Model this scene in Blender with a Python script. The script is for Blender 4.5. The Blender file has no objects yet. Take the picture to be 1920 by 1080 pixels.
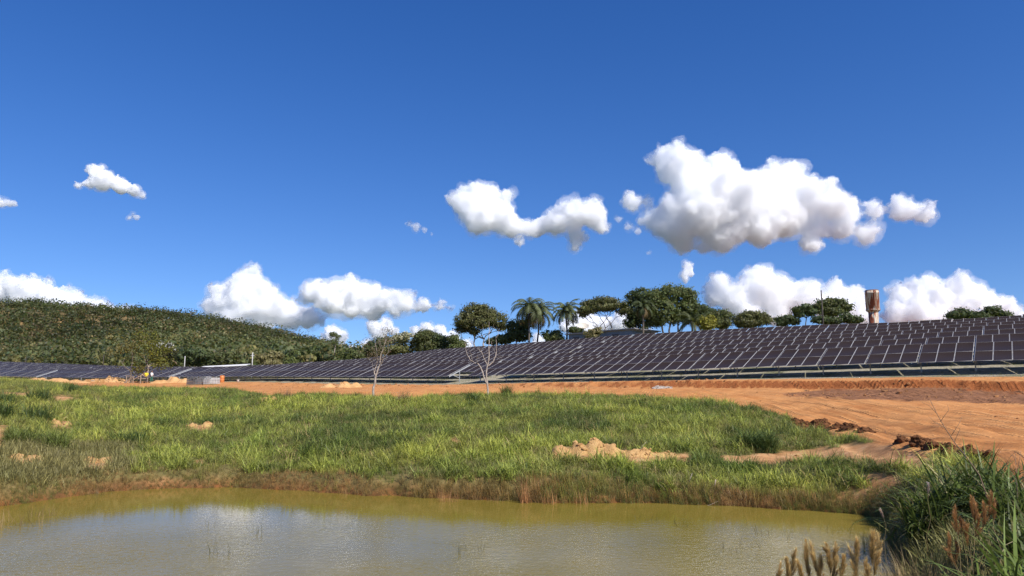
import bpy, bmesh, math, random
import numpy as np
from mathutils import Vector, Matrix, noise as mnoise

SC = bpy.context.scene
COL = SC.collection
R = math.radians
rng = np.random.default_rng(7)
random.seed(7)

# ------------------------------------------------------------------ camera
EYE = 2.8                       # metres above the pond
FPX = 1387.0                    # focal length in pixels of the 1920 px wide photograph
PITCH = R(8.2)
cam_data = bpy.data.cameras.new('camera')
cam_data.sensor_width = 36.0
cam_data.lens = 36.0 * FPX / 1920.0
cam_data.clip_start = 0.1
cam_data.clip_end = 90000.0
cam = bpy.data.objects.new('camera', cam_data)
COL.objects.link(cam)
cam.location = (0, 0, EYE)
cam.rotation_euler = (R(90) + PITCH, 0, 0)
SC.camera = cam

# ------------------------------------------------------------------ sky and sun
SUN_AZ = R(138)                 # clockwise from the view direction: to the right and a little behind
SUN_EL = R(44)
world = bpy.data.worlds.new('World')
SC.world = world
world.use_nodes = True
wn = world.node_tree
bg = wn.nodes['Background']
sky = wn.nodes.new('ShaderNodeTexSky')
sky.sky_type = 'NISHITA'
sky.sun_disc = False
sky.sun_elevation = SUN_EL
sky.sun_rotation = SUN_AZ
sky.altitude = 1100
sky.air_density = 1.0
sky.dust_density = 0.35
sky.ozone_density = 2.0
# clear upland air: look a little above the true horizon so no yellow belt shows, and deepen the blue evenly
tc = wn.nodes.new('ShaderNodeTexCoord')
mp = wn.nodes.new('ShaderNodeMapping'); mp.inputs['Location'].default_value = (0, 0, 0.07); mp.inputs['Scale'].default_value = (1, 1, 0.9)
wn.links.new(tc.outputs['Generated'], mp.inputs['Vector']); wn.links.new(mp.outputs[0], sky.inputs['Vector'])
hs = wn.nodes.new('ShaderNodeHueSaturation'); hs.inputs['Saturation'].default_value = 1.35; hs.inputs['Hue'].default_value = 0.515
wn.links.new(sky.outputs['Color'], hs.inputs['Color'])
wn.links.new(hs.outputs['Color'], bg.inputs['Color'])
bg.inputs['Strength'].default_value = 0.115
sun_data = bpy.data.lights.new('sun', 'SUN')
sun_data.energy = 4.8
sun_data.angle = R(0.53)
sun_data.color = (1.0, 0.955, 0.885)
sun = bpy.data.objects.new('sun', sun_data)
COL.objects.link(sun)
sun_dir = Vector((math.sin(SUN_AZ) * math.cos(SUN_EL), math.cos(SUN_AZ) * math.cos(SUN_EL), math.sin(SUN_EL)))
sun.location = sun_dir * 60
sun.rotation_euler = sun_dir.to_track_quat('Z', 'Y').to_euler()

SC.view_settings.view_transform = 'Standard'
SC.view_settings.look = 'None'
SC.view_settings.exposure = 0.38
SC.view_settings.gamma = 1.0
SC.render.engine = 'CYCLES'
SC.cycles.use_denoising = True
SC.cycles.denoising_prefilter = 'FAST'
SC.cycles.max_bounces = 40
SC.cycles.diffuse_bounces = 4
SC.cycles.glossy_bounces = 3
SC.cycles.transmission_bounces = 4
SC.cycles.volume_bounces = 36
SC.cycles.transparent_max_bounces = 24

# ------------------------------------------------------------------ helpers
def ray(px, py):
    u = (px - 960) / FPX; v = (540 - py) / FPX
    return np.array([u, math.cos(PITCH) - v * math.sin(PITCH), math.sin(PITCH) + v * math.cos(PITCH)])

def at(px, py, depth):
    """the world point seen at that place of the photograph, depth metres ahead of the camera"""
    d = ray(px, py)
    return d * (depth / d[1]) + np.array([0, 0, EYE])

def project(x, y, z):
    z = z - EYE
    c, s = math.cos(PITCH), math.sin(PITCH)
    fw = np.maximum(y * c + z * s, 0.05); up = -y * s + z * c
    return 960 + FPX * x / fw, 540 - FPX * up / fw

def tag(o, label=None, cat=None, group=None, kind=None):
    if label: o['label'] = label
    if cat: o['category'] = cat
    if group: o['group'] = group
    if kind: o['kind'] = kind
    return o

def empty(name, loc=(0, 0, 0), rz=0.0):
    o = bpy.data.objects.new(name, None)
    o.empty_display_size = 0.2
    COL.objects.link(o)
    o.location = loc
    o.rotation_euler = (0, 0, rz)
    return o

def link_mesh(name, me, mat=None, parent=None):
    o = bpy.data.objects.new(name, me)
    COL.objects.link(o)
    if mat is not None and len(me.materials) == 0:
        me.materials.append(mat)
    if parent is not None:
        o.parent = parent
    return o

class MB:
    """collects vertices and faces, builds ONE mesh object"""
    def __init__(self):
        self.v = []; self.f = []; self.n = 0; self.c = []
    def add(self, verts, faces, col=None):
        verts = np.asarray(verts, float)
        self.v.append(verts)
        b = self.n
        self.f.extend([tuple(int(i) + b for i in f) for f in faces])
        self.n += len(verts)
        if col is not None:
            self.c.append(np.tile(np.asarray(col, float), (len(verts), 1)) if np.ndim(col) == 1 else np.asarray(col, float))
        return self
    def box(self, c, size, axes=None):
        sx, sy, sz = [s / 2 for s in size]
        p = np.array([[x, y, z] for z in (-sz, sz) for y in (-sy, sy) for x in (-sx, sx)])
        if axes is not None:
            p = p @ np.asarray(axes, float)
        return self.add(p + np.asarray(c, float), [(0, 2, 3, 1), (4, 5, 7, 6), (0, 1, 5, 4), (2, 6, 7, 3), (0, 4, 6, 2), (1, 3, 7, 5)])
    def beam(self, a, b, w, h=None, up=(0, 0, 1)):
        a = np.asarray(a, float); b = np.asarray(b, float); h = h or w
        d = b - a; L = np.linalg.norm(d); d /= L
        up = np.asarray(up, float); sx = np.cross(d, up)
        if np.linalg.norm(sx) < 1e-4: sx = np.cross(d, (1, 0, 0))
        sx /= np.linalg.norm(sx); sz = np.cross(sx, d)
        return self.box((a + b) / 2, (L, w, h), [d, sx, sz])
    def tube(self, pts, rad, sides=7, cap=True):
        pts = np.asarray(pts, float); n = len(pts)
        rad = np.broadcast_to(np.asarray(rad, float), (n,))
        tang = np.gradient(pts, axis=0)
        tang /= np.linalg.norm(tang, axis=1)[:, None] + 1e-9
        ref = np.array([0.31, 0.95, 0.05]) if abs(tang[0][2]) > 0.6 else np.array([0, 0, 1.0])
        vs = []
        ang = np.arange(sides) * 2 * math.pi / sides
        for i in range(n):
            a = np.cross(tang[i], ref); a /= np.linalg.norm(a) + 1e-9
            b = np.cross(tang[i], a)
            vs.append(pts[i] + rad[i] * (np.cos(ang)[:, None] * a + np.sin(ang)[:, None] * b))
        fs = []
        for i in range(n - 1):
            for k in range(sides):
                k2 = (k + 1) % sides
                fs.append((i * sides + k, i * sides + k2, (i + 1) * sides + k2, (i + 1) * sides + k))
        if cap:
            fs.append(tuple(range(sides))[::-1]); fs.append(tuple((n - 1) * sides + k for k in range(sides)))
        return self.add(np.concatenate(vs), fs)
    def lathe(self, prof, c=(0, 0, 0), sides=24):
        prof = np.asarray(prof, float)
        ang = np.arange(sides) * 2 * math.pi / sides
        vs = np.concatenate([np.stack([r * np.cos(ang), r * np.sin(ang), np.full(sides, z)], 1) for r, z in prof]) + np.asarray(c, float)
        fs = []
        for i in range(len(prof) - 1):
            for k in range(sides):
                k2 = (k + 1) % sides
                fs.append((i * sides + k, i * sides + k2, (i + 1) * sides + k2, (i + 1) * sides + k))
        fs.append(tuple(range(sides))[::-1]); fs.append(tuple((len(prof) - 1) * sides + k for k in range(sides)))
        return self.add(vs, fs)
    def mesh(self, name, smooth=False):
        me = bpy.data.meshes.new(name)
        me.from_pydata(np.concatenate(self.v).tolist() if self.v else [], [], self.f)
        if self.c:
            a = me.attributes.new('tint', 'FLOAT_COLOR', 'POINT')
            c = np.concatenate(self.c); c = np.hstack([c, np.ones((len(c), 1))]) if c.shape[1] == 3 else c
            a.data.foreach_set('color', c.astype(np.float32).ravel())
        if smooth:
            me.polygons.foreach_set('use_smooth', [True] * len(me.polygons))
        me.update()
        return me
    def build(self, name, mat, parent=None, smooth=False):
        return link_mesh(name, self.mesh(name, smooth), mat, parent)

def fast_mesh(name, verts, faces, k, smooth=False):
    """faces: (n,k) array"""
    me = bpy.data.meshes.new(name)
    verts = np.ascontiguousarray(verts, np.float32); faces = np.ascontiguousarray(faces, np.int32)
    me.vertices.add(len(verts)); me.vertices.foreach_set('co', verts.ravel())
    me.loops.add(faces.size); me.loops.foreach_set('vertex_index', faces.ravel())
    me.polygons.add(len(faces)); me.polygons.foreach_set('loop_start', np.arange(0, faces.size, k, dtype=np.int32))
    me.update(calc_edges=True)
    if smooth: me.polygons.foreach_set('use_smooth', np.ones(len(faces), bool))
    return me

def fattr(me, name, vals, dom='POINT'):
    a = me.attributes.new(name, 'FLOAT', dom)
    a.data.foreach_set('value', np.ascontiguousarray(vals, np.float32))

def cattr(me, name, rgb, dom='POINT'):
    a = me.attributes.new(name, 'FLOAT_COLOR', dom)
    rgb = np.hstack([rgb, np.ones((len(rgb), 1))]).astype(np.float32)
    a.data.foreach_set('color', rgb.ravel())

class NT:
    """tiny node-tree helper"""
    def __init__(self, name):
        self.m = bpy.data.materials.new(name); self.m.use_nodes = True
        self.t = self.m.node_tree; self.t.nodes.clear()
        self.out = self.t.nodes.new('ShaderNodeOutputMaterial')
    def n(self, typ, ins=None, **kw):
        nd = self.t.nodes.new(typ)
        for k, v in kw.items(): setattr(nd, k, v)
        for k, v in (ins or {}).items(): self.set(nd.inputs[k], v)
        return nd
    def set(self, sock, v):
        if isinstance(v, bpy.types.NodeSocket): self.t.links.new(v, sock)
        elif isinstance(v, bpy.types.Node): self.t.links.new(v.outputs[0], sock)
        elif isinstance(v, (tuple, list)) and len(v) == 3 and sock.type == 'RGBA': sock.default_value = (*v, 1)
        else: sock.default_value = v
    def math(self, op, a, b=0.0, clamp=False):
        nd = self.n('ShaderNodeMath', operation=op, use_clamp=clamp); self.set(nd.inputs[0], a); self.set(nd.inputs[1], b); return nd.outputs[0]
    def noise(self, vec, scale, detail=4, rough=0.55, dist=0.0):
        nd = self.n('ShaderNodeTexNoise', {'Scale': scale, 'Detail': detail, 'Roughness': rough, 'Distortion': dist})
        if vec is not None: self.set(nd.inputs['Vector'], vec)
        return nd.outputs['Fac']
    def ramp(self, fac, stops):
        nd = self.n('ShaderNodeValToRGB'); e = nd.color_ramp.elements
        while len(e) < len(stops): e.new(0.5)
        for el, (p, c) in zip(e, stops):
            el.position = p; el.color = (*c, 1) if len(c) == 3 else c
        self.set(nd.inputs[0], fac); return nd.outputs[0]
    def mix(self, fac, a, b, blend='MIX'):
        nd = self.n('ShaderNodeMix', data_type='RGBA', blend_type=blend)
        self.set(nd.inputs[0], fac); self.set(nd.inputs[6], a); self.set(nd.inputs[7], b); return nd.outputs[2]
    def step(self, v, lo, hi):
        nd = self.n('ShaderNodeMapRange', interpolation_type='SMOOTHSTEP'); self.set(nd.inputs[0], v); nd.inputs[1].default_value = lo; nd.inputs[2].default_value = hi; return nd.outputs[0]
    def pos(self): return self.n('ShaderNodeNewGeometry').outputs['Position']
    def obj(self): return self.n('ShaderNodeTexCoord').outputs['Object']
    def bump(self, h, strength=0.5, dist=0.05):
        return self.n('ShaderNodeBump', {'Height': h, 'Strength': strength, 'Distance': dist}).outputs[0]
    def bsdf(self, col, rough=0.8, normal=None, **kw):
        b = self.n('ShaderNodeBsdfPrincipled', {'Base Color': col, 'Roughness': rough})
        if normal is not None: self.set(b.inputs['Normal'], normal)
        for k, v in kw.items(): self.set(b.inputs[k], v)
        self.t.links.new(b.outputs[0], self.out.inputs['Surface']); return b

def ico(sub=2):
    bm = bmesh.new(); bmesh.ops.create_icosphere(bm, subdivisions=sub, radius=1.0)
    v = np.array([x.co[:] for x in bm.verts]); f = np.array([[w.index for w in x.verts] for x in bm.faces]); bm.free()
    return v, f
ICO_V, ICO_F = ico(2)

# ------------------------------------------------------------------ terrain
ROW_AZ = R(35)                                   # the direction the tables tilt up towards
QN = np.array([math.sin(ROW_AZ), math.cos(ROW_AZ)]); SN = np.array([math.cos(ROW_AZ), -math.sin(ROW_AZ)])
Q0 = 62.5; PITCH_Q = 6.4; NROWS = 7; TILT = R(20); SLOPE_LEN = 4.576
DQ = SLOPE_LEN * math.cos(TILT); DZ = SLOPE_LEN * math.sin(TILT); LOWH = 1.15
def lowh(s): return np.interp(s, [-80, -47, -20, 0], [0.66, 0.85, 1.0, 1.06])   # clearance under the lower edge
def qs(x, y): return x * QN[0] + y * QN[1], x * SN[0] + y * SN[1]
def xy(q, s): return q * QN[0] + s * SN[0], q * QN[1] + s * SN[1]

def on_q(px, py, q):
    d = ray(px, py); t = q / (d[0] * QN[0] + d[1] * QN[1]); P = d * t
    return np.array([P[0], P[1], P[2] + EYE])

ctrl = []
for px, py in [(-160, 702), (0, 705), (240, 708), (337, 706), (475, 705), (650, 706), (770, 706), (887, 704.5), (1047, 699), (1240, 693.7), (1437, 686.7), (1611, 682), (1760, 677.5), (1900, 674)]:
    p = on_q(px, py, Q0); ctrl.append((p[0], p[1], p[2] - lowh(qs(p[0], p[1])[1])))
ctrl += [(*xy(Q0, 12), 4.2), (*xy(Q0, 40), 4.3)]
QT = Q0 + PITCH_Q * (NROWS - 1) + DQ
for px, py in [(-150, 668), (0, 677.5), (125, 682), (262, 687), (380, 687.5), (475, 686), (580, 680), (697, 671), (850, 652.5), (900, 649.5), (1050, 637.5), (1200, 626), (1300, 620), (1460, 612), (1620, 606.5), (1760, 600), (1900, 591)]:
    p = on_q(px, py, QT)
    q, s = qs(p[0], p[1])
    zg = p[2] - lowh(s) - DZ
    ctrl.append((p[0], p[1], zg))
    if px > 600:
        ctrl += [(*xy(q + 14, s), zg + 1.7), (*xy(q + 70, s * 1.2), zg + 1.5)]
ctrl += [(*xy(QT, 15), 9.8), (*xy(QT, 45), 9.8), (*xy(QT + 60, 30), 10.2), (*xy(QT + 200, 40), 10.0), (*xy(QT + 200, -80), 9.5)]
# near ground: place in the photograph and distance ahead
for px, py, d in [
    (960, 893, 20.6), (960, 846, 25), (960, 811, 30), (960, 767, 40), (960, 740, 50), (960, 729, 60),
    (640, 890, 22.3), (640, 846, 26), (640, 811, 31), (640, 768, 42), (640, 741, 54), (640, 729, 68),
    (300, 885, 23.5), (300, 850, 27.5), (300, 800, 36), (300, 760, 50), (300, 733, 72), (300, 724, 95),
    (0, 905, 20), (0, 850, 23.5), (0, 790, 32), (0, 742, 50), (0, 716, 72), (0, 712, 95),
    (-260, 850, 20), (-260, 780, 30), (-260, 735, 50), (-260, 705, 80),
    (1300, 890, 21.7), (1300, 850, 24.8), (1300, 800, 31.5), (1300, 760, 42), (1300, 739, 50), (1300, 725, 58),
    (1550, 905, 20.2), (1550, 850, 25), (1550, 800, 31), (1550, 770, 36), (1550, 746, 43), (1550, 733, 50),
    (1750, 870, 18), (1750, 830, 21.7), (1750, 800, 25.8), (1750, 770, 32), (1750, 746, 41), (1750, 732, 47),
    (1900, 870, 16), (1900, 830, 19.5), (1900, 800, 24), (1900, 775, 30), (1900, 757, 37), (1900, 741, 43), (1900, 730, 46.5),
    (2150, 870, 15), (2150, 800, 22), (2150, 757, 33), (2150, 735, 41),
    (1640, 930, 17.6), (1700, 920, 15.5)]:
    ctrl.append(tuple(at(px, py, d)))
# the near bank the photographer stands on
ctrl += [(0, 0, 1.15), (-6, 0, 1.1), (6, 0, 1.2), (0, 3.2, 0.75), (-8, 3.2, 0.6), (4, 4.2, 0.7), (6.6, 8.5, 0.72), (7.3, 11.5, 0.75), (9.5, 8, 1.15), (10, 12, 1.2), (14, 8, 1.3), (-20, 3, 0.8), (-26, 12, 0.8), (-30, 20, 1.3), (0, -20, 1.6), (30, -10, 1.8), (-30, -15, 1.6), (30, 10, 1.6)]
# wooded hill on the left
for px, py, d in [(-500, 574, 640), (-250, 572, 600), (0, 578, 560), (130, 582, 540), (300, 598, 520), (400, 612, 500), (480, 634, 480), (560, 660, 455), (620, 676, 430), (700, 688, 420),
                  (-300, 676, 330), (0, 686, 310), (130, 688, 290), (262, 691, 262), (380, 692, 245), (475, 691, 228), (600, 687, 215), (720, 684, 300),
                  (0, 640, 420), (200, 645, 400), (380, 660, 380), (480, 672, 350)]:
    ctrl.append(tuple(at(px, py, d)))
ctrl += [(-300, 760, 40), (-500, 820, 45), (-100, 760, 20), (0, 600, 10), (120, 600, 10), (260, 520, 10), (250, 250, 10), (200, 60, 8), (160, 0, 5), (-420, 330, 40), (-260, 120, 9), (-160, 60, 6)]
CT = np.array(ctrl)

class TPS:
    def __init__(self, P, lam=2e-3):
        self.sc = 50.0
        X = P[:, :2] / self.sc; n = len(P)
        d = np.linalg.norm(X[:, None] - X[None], axis=2)
        K = self.k(d) + lam * np.eye(n) * 0.02
        A = np.zeros((n + 3, n + 3)); A[:n, :n] = K; A[:n, n] = 1; A[:n, n + 1:] = X; A[n, :n] = 1; A[n + 1:, :n] = X.T
        self.w = np.linalg.solve(A, np.r_[P[:, 2], 0, 0, 0]); self.X = X
    def k(self, d): return d * d * np.log(d + 1e-9)
    def __call__(self, x, y):
        x = np.atleast_1d(np.asarray(x, float)); y = np.atleast_1d(np.asarray(y, float)); sh = x.shape
        P = np.stack([np.clip(x.ravel(), -520, 300), np.clip(y.ravel(), -30, 800)], 1) / self.sc
        out = np.empty(len(P))
        for i in range(0, len(P), 40000):
            q = P[i:i + 40000]
            d2 = ((q[:, None] - self.X[None]) ** 2).sum(2)
            out[i:i + 40000] = (0.5 * d2 * np.log(d2 + 1e-18)) @ self.w[:-3] + self.w[-3] + q @ self.w[-2:]
        return out.reshape(sh)
tps = TPS(CT)

def vnoise(x, y, seed=0):
    x = np.asarray(x, float); y = np.asarray(y, float)
    xi = np.floor(x).astype(np.int64); yi = np.floor(y).astype(np.int64)
    xf = x - xi; yf = y - yi
    def h(a, b):
        n = (a * 374761393 + b * 668265263 + seed * 1442695041) & 0xffffffff
        n = ((n ^ (n >> 13)) * 1274126177) & 0xffffffff
        return ((n ^ (n >> 16)) & 0xffff) / 65535.0
    u = xf * xf * (3 - 2 * xf); v = yf * yf * (3 - 2 * yf)
    return (h(xi, yi) * (1 - u) + h(xi + 1, yi) * u) * (1 - v) + (h(xi, yi + 1) * (1 - u) + h(xi + 1, yi + 1) * u) * v
def fbm(x, y, seed=0, oct=4):
    s = 0; a = 0.5
    for i in range(oct):
        s = s + a * vnoise(x * 2 ** i, y * 2 ** i, seed + 17 * i); a *= 0.5
    return s / (1 - 0.5 ** oct)
def sstep(v, a, b):
    t = np.clip((v - a) / (b - a), 0, 1); return t * t * (3 - 2 * t)

def poly_sd(x, y, P):
    """signed distance to polygon, negative inside"""
    x = np.asarray(x, float); y = np.asarray(y, float)
    P = np.asarray(P, float); d = np.full(x.shape, 1e18); ins = np.zeros(x.shape, bool)
    for i in range(len(P)):
        a = P[i]; b = P[(i + 1) % len(P)]; e = b - a
        wx = x - a[0]; wy = y - a[1]
        t = np.clip((wx * e[0] + wy * e[1]) / (e @ e), 0, 1)
        d = np.minimum(d, (wx - t * e[0]) ** 2 + (wy - t * e[1]) ** 2)
        c = ((a[1] > y) != (b[1] > y))
        with np.errstate(divide='ignore', invalid='ignore'):
            xc = a[0] + (y - a[1]) * e[0] / (e[1] if abs(e[1]) > 1e-12 else 1e-12)
        ins ^= c & (x < xc)
    return np.where(ins, -1, 1) * np.sqrt(d)

def water_pt(px, py):
    d = ray(px, py); t = -EYE / d[2]; return (d[0] * t, d[1] * t)
POND = [water_pt(px, py) for px, py in [(-330, 985), (-150, 965), (0, 950), (90, 938), (190, 924), (300, 917), (430, 914), (560, 920), (700, 931), (860, 937), (1000, 941), (1180, 944), (1340, 949), (1480, 956), (1580, 962), (1640, 968), (1662, 990), (1668, 1020), (1690, 1060), (1720, 1110)]]
POND += [(4.6, 7.6), (3.2, 5.6), (1.0, 5.0), (-4, 4.6), (-10, 4.6), (-17, 6.5), (-21, 11)]
POND = np.array(POND)

# the track: a line along its middle (place in the photograph, distance)
TRK = np.array([at(px, py, d)[:2] for px, py, d in [(2500, 900, 10), (2150, 845, 17), (1860, 815, 21.5), (1640, 775, 31), (1440, 748, 43), (1250, 733, 53)]] + [at(1000, 727, 64)[:2], at(700, 724, 80)[:2], at(450, 722, 102)[:2], at(200, 720, 125)[:2], at(0, 716, 140)[:2]])
def track_coords(x, y):
    best = np.full(x.shape, 1e18); lat = np.zeros(x.shape); lon = np.zeros(x.shape); acc = 0
    for i in range(len(TRK) - 1):
        a, b = TRK[i], TRK[i + 1]; e = b - a; L = np.linalg.norm(e); e = e / L
        wx = x - a[0]; wy = y - a[1]; t = wx * e[0] + wy * e[1]
        tc = np.clip(t, 0, L); dd = (wx - tc * e[0]) ** 2 + (wy - tc * e[1]) ** 2
        m = dd < best; best = np.where(m, dd, best)
        lat = np.where(m, (-wx * e[1] + wy * e[0]), lat); lon = np.where(m, acc + tc, lon); acc += L
    return lat, lon, np.sqrt(best)

GRASS_EDGE = np.array([(-600, 690), (-300, 700), (0, 711), (70, 716), (170, 727), (350, 729), (440, 731), (490, 741), (530, 744), (570, 739), (640, 743), (700, 744), (770, 747), (830, 741), (900, 742), (1000, 740), (1100, 742), (1200, 746), (1290, 751), (1380, 759), (1440, 770), (1475, 782), (1495, 800), (1560, 818), (1640, 828), (1700, 846), (1760, 866), (1850, 890), (2000, 930), (2300, 1010), (2800, 1100)], float)
BARE = [  # bare earth among the grass (photo places)
    [(1030, 852), (1060, 838), (1130, 840), (1200, 850), (1290, 853), (1295, 864), (1200, 866), (1100, 862), (1040, 862)],
    [(1345, 858), (1420, 850), (1520, 842), (1620, 832), (1690, 828), (1760, 858), (1725, 880), (1650, 872), (1590, 862), (1480, 866), (1380, 872)],
    [(158, 872), (178, 862), (208, 866), (205, 880), (170, 882)], [(18, 866), (45, 860), (72, 868), (40, 873)],
    [(340, 806), (362, 797), (398, 795), (396, 804), (362, 808)], [(436, 782), (448, 776), (462, 779), (455, 785)],
    [(98, 802), (118, 786), (132, 792), (125, 804)], [(365, 866), (378, 862), (380, 868)], [(200, 912), (260, 905), (330, 895), (330, 905), (420, 912), (420, 922), (200, 926)],
    [(1545, 935), (1600, 922), (1690, 905), (1690, 940), (1620, 952), (1560, 948)], [(1600, 895), (1680, 885), (1700, 915), (1640, 920)],
    [(-20, 830), (6, 790), (12, 830), (0, 850)], [(840, 826), (858, 822), (858, 828)], [(0, 733), (60, 738), (60, 745), (0, 742)], [(95, 745), (130, 742), (150, 752), (110, 757)]]
SOIL = [(1450, 738), (1560, 730), (1700, 727), (1920, 722), (2500, 715), (2600, 775), (1920, 758), (1780, 753), (1680, 750), (1560, 746), (1480, 744)]

def masks(x, y, z):
    px, py = project(x, y, z)
    q, s = qs(x, y)
    edge = np.interp(px, GRASS_EDGE[:, 0], GRASS_EDGE[:, 1])
    depth = np.maximum(y, 1.0)
    wob = (fbm(x * 0.7, y * 0.7, 5) - 0.5)
    front = (y > 9)
    # signed metres in front of (+) or behind (-) the grass edge, roughly
    d_edge = (py - edge) * depth / FPX * 6.0 + wob * 3.0
    dirt = np.where(front, 1 - sstep(d_edge, -0.5, 0.5), 0.0) * (1 - sstep(q, Q0 - 2.4, Q0 - 1.5))
    bare = np.zeros(x.shape)
    for P in BARE:
        sd = poly_sd(px, py, P) + (fbm(x * 1.6, y * 1.6, 9) - 0.5) * 14
        bare = np.maximum(bare, 1 - sstep(sd, -3, 3))
    bare = np.where(front, bare, 0)
    gravel = sstep(q, Q0 - 2.4, Q0 - 1.5) * (1 - sstep(q, QT + 3, QT + 12)) * (0.25 + 0.75 * sstep(s, -105, -62))
    soil = np.where(front, 1 - sstep(poly_sd(px, py, SOIL) + wob * 10, -2, 2), 0) * (1 - gravel)
    return dirt, bare, gravel, soil, px, py, q, s

def terr(x, y, fine=True):
    x = np.atleast_1d(np.asarray(x, float)); y = np.atleast_1d(np.asarray(y, float))
    z = tps(x, y)
    q, s = qs(x, y)
    near = 1 - sstep(np.hypot(x, y), 60, 140)
    if fine:
        z = z + near * ((fbm(x * 0.28, y * 0.28, 3) - 0.5) * 0.42 + (fbm(x * 1.1, y * 1.1, 4) - 0.5) * 0.12) * (1 - sstep(q, Q0 - 6, Q0 - 2))
        z = z + 0.05 * (fbm(x * 1.3, y * 1.3, 41) - 0.5) * near
    # cut bank in front of the tables
    hb = 0.38 * sstep(s, -46, -22) + 0.14
    qb = Q0 - 4.8 + (fbm(x * 0.35, y * 0.35, 21) - 0.5) * 0.9 + 0.35 * (fbm(x * 1.7, y * 1.7, 22) - 0.5)
    z = z + hb * (sstep(q, qb - 0.22, qb + 0.22) - 0.5) * (1 - sstep(np.abs(q - qb), 1.0, 5.0))
    # wheel ruts along the track
    lat, lon, dist = track_coords(x, y)
    wv = 0.25 * np.sin(lon * 0.21)
    rut = np.zeros(x.shape)
    for c, w, dp in ((-2.4, .26, .10), (-0.9, .28, .15), (0.55, .28, .12), (1.5, .24, .09), (2.9, .32, .13), (-3.6, .25, .08)):
        rut = rut - dp * np.exp(-((lat - c - wv * (1 + 0.3 * c)) / w) ** 2) + 0.45 * dp * np.exp(-((lat - c - wv * (1 + .3 * c) - 1.7 * w) / (w * .6)) ** 2)
    z = z + rut * (1 - sstep(dist, 4.0, 5.5)) * near
    # pond
    sd = poly_sd(x, y, POND) + (fbm(x * 0.9, y * 0.9, 31) - 0.5) * 0.9
    m = sstep(sd, -0.9, 0.75)
    z = -0.9 + (np.maximum(z, 0.25) + 0.9) * m
    return z

def axis(lo, hi, a, b, fine, grow):
    mid = list(np.arange(a, b + 1e-6, fine))
    up = [mid[-1]]; st = fine
    while up[-1] < hi: st *= grow; up.append(min(up[-1] + st, hi))
    dn = [mid[0]]; st = fine
    while dn[-1] > lo: st *= grow; dn.append(max(dn[-1] - st, lo))
    return np.array(dn[:0:-1] + mid + up[1:])
gx = axis(-26000, 26000, -33, 45, 0.2, 1.06)
gy = axis(-26000, 40000, 8, 55, 0.19, 1.05)
X, Y = np.meshgrid(gx, gy)
Z = terr(X, Y)
M_dirt, M_bare, M_gravel, M_soil, PXg, PYg, Qg, Sg = masks(X, Y, Z)
# rough clods in the dug soil and on the bare earth
rough = np.clip(M_soil + 0.5 * M_bare, 0, 1) * (np.hypot(X, Y) < 70)
Z = Z + rough * ((fbm(X * 2.6, Y * 2.6, 77, 3) - 0.5) * 0.22)
LAT, LON, _d = track_coords(X, Y)

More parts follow.
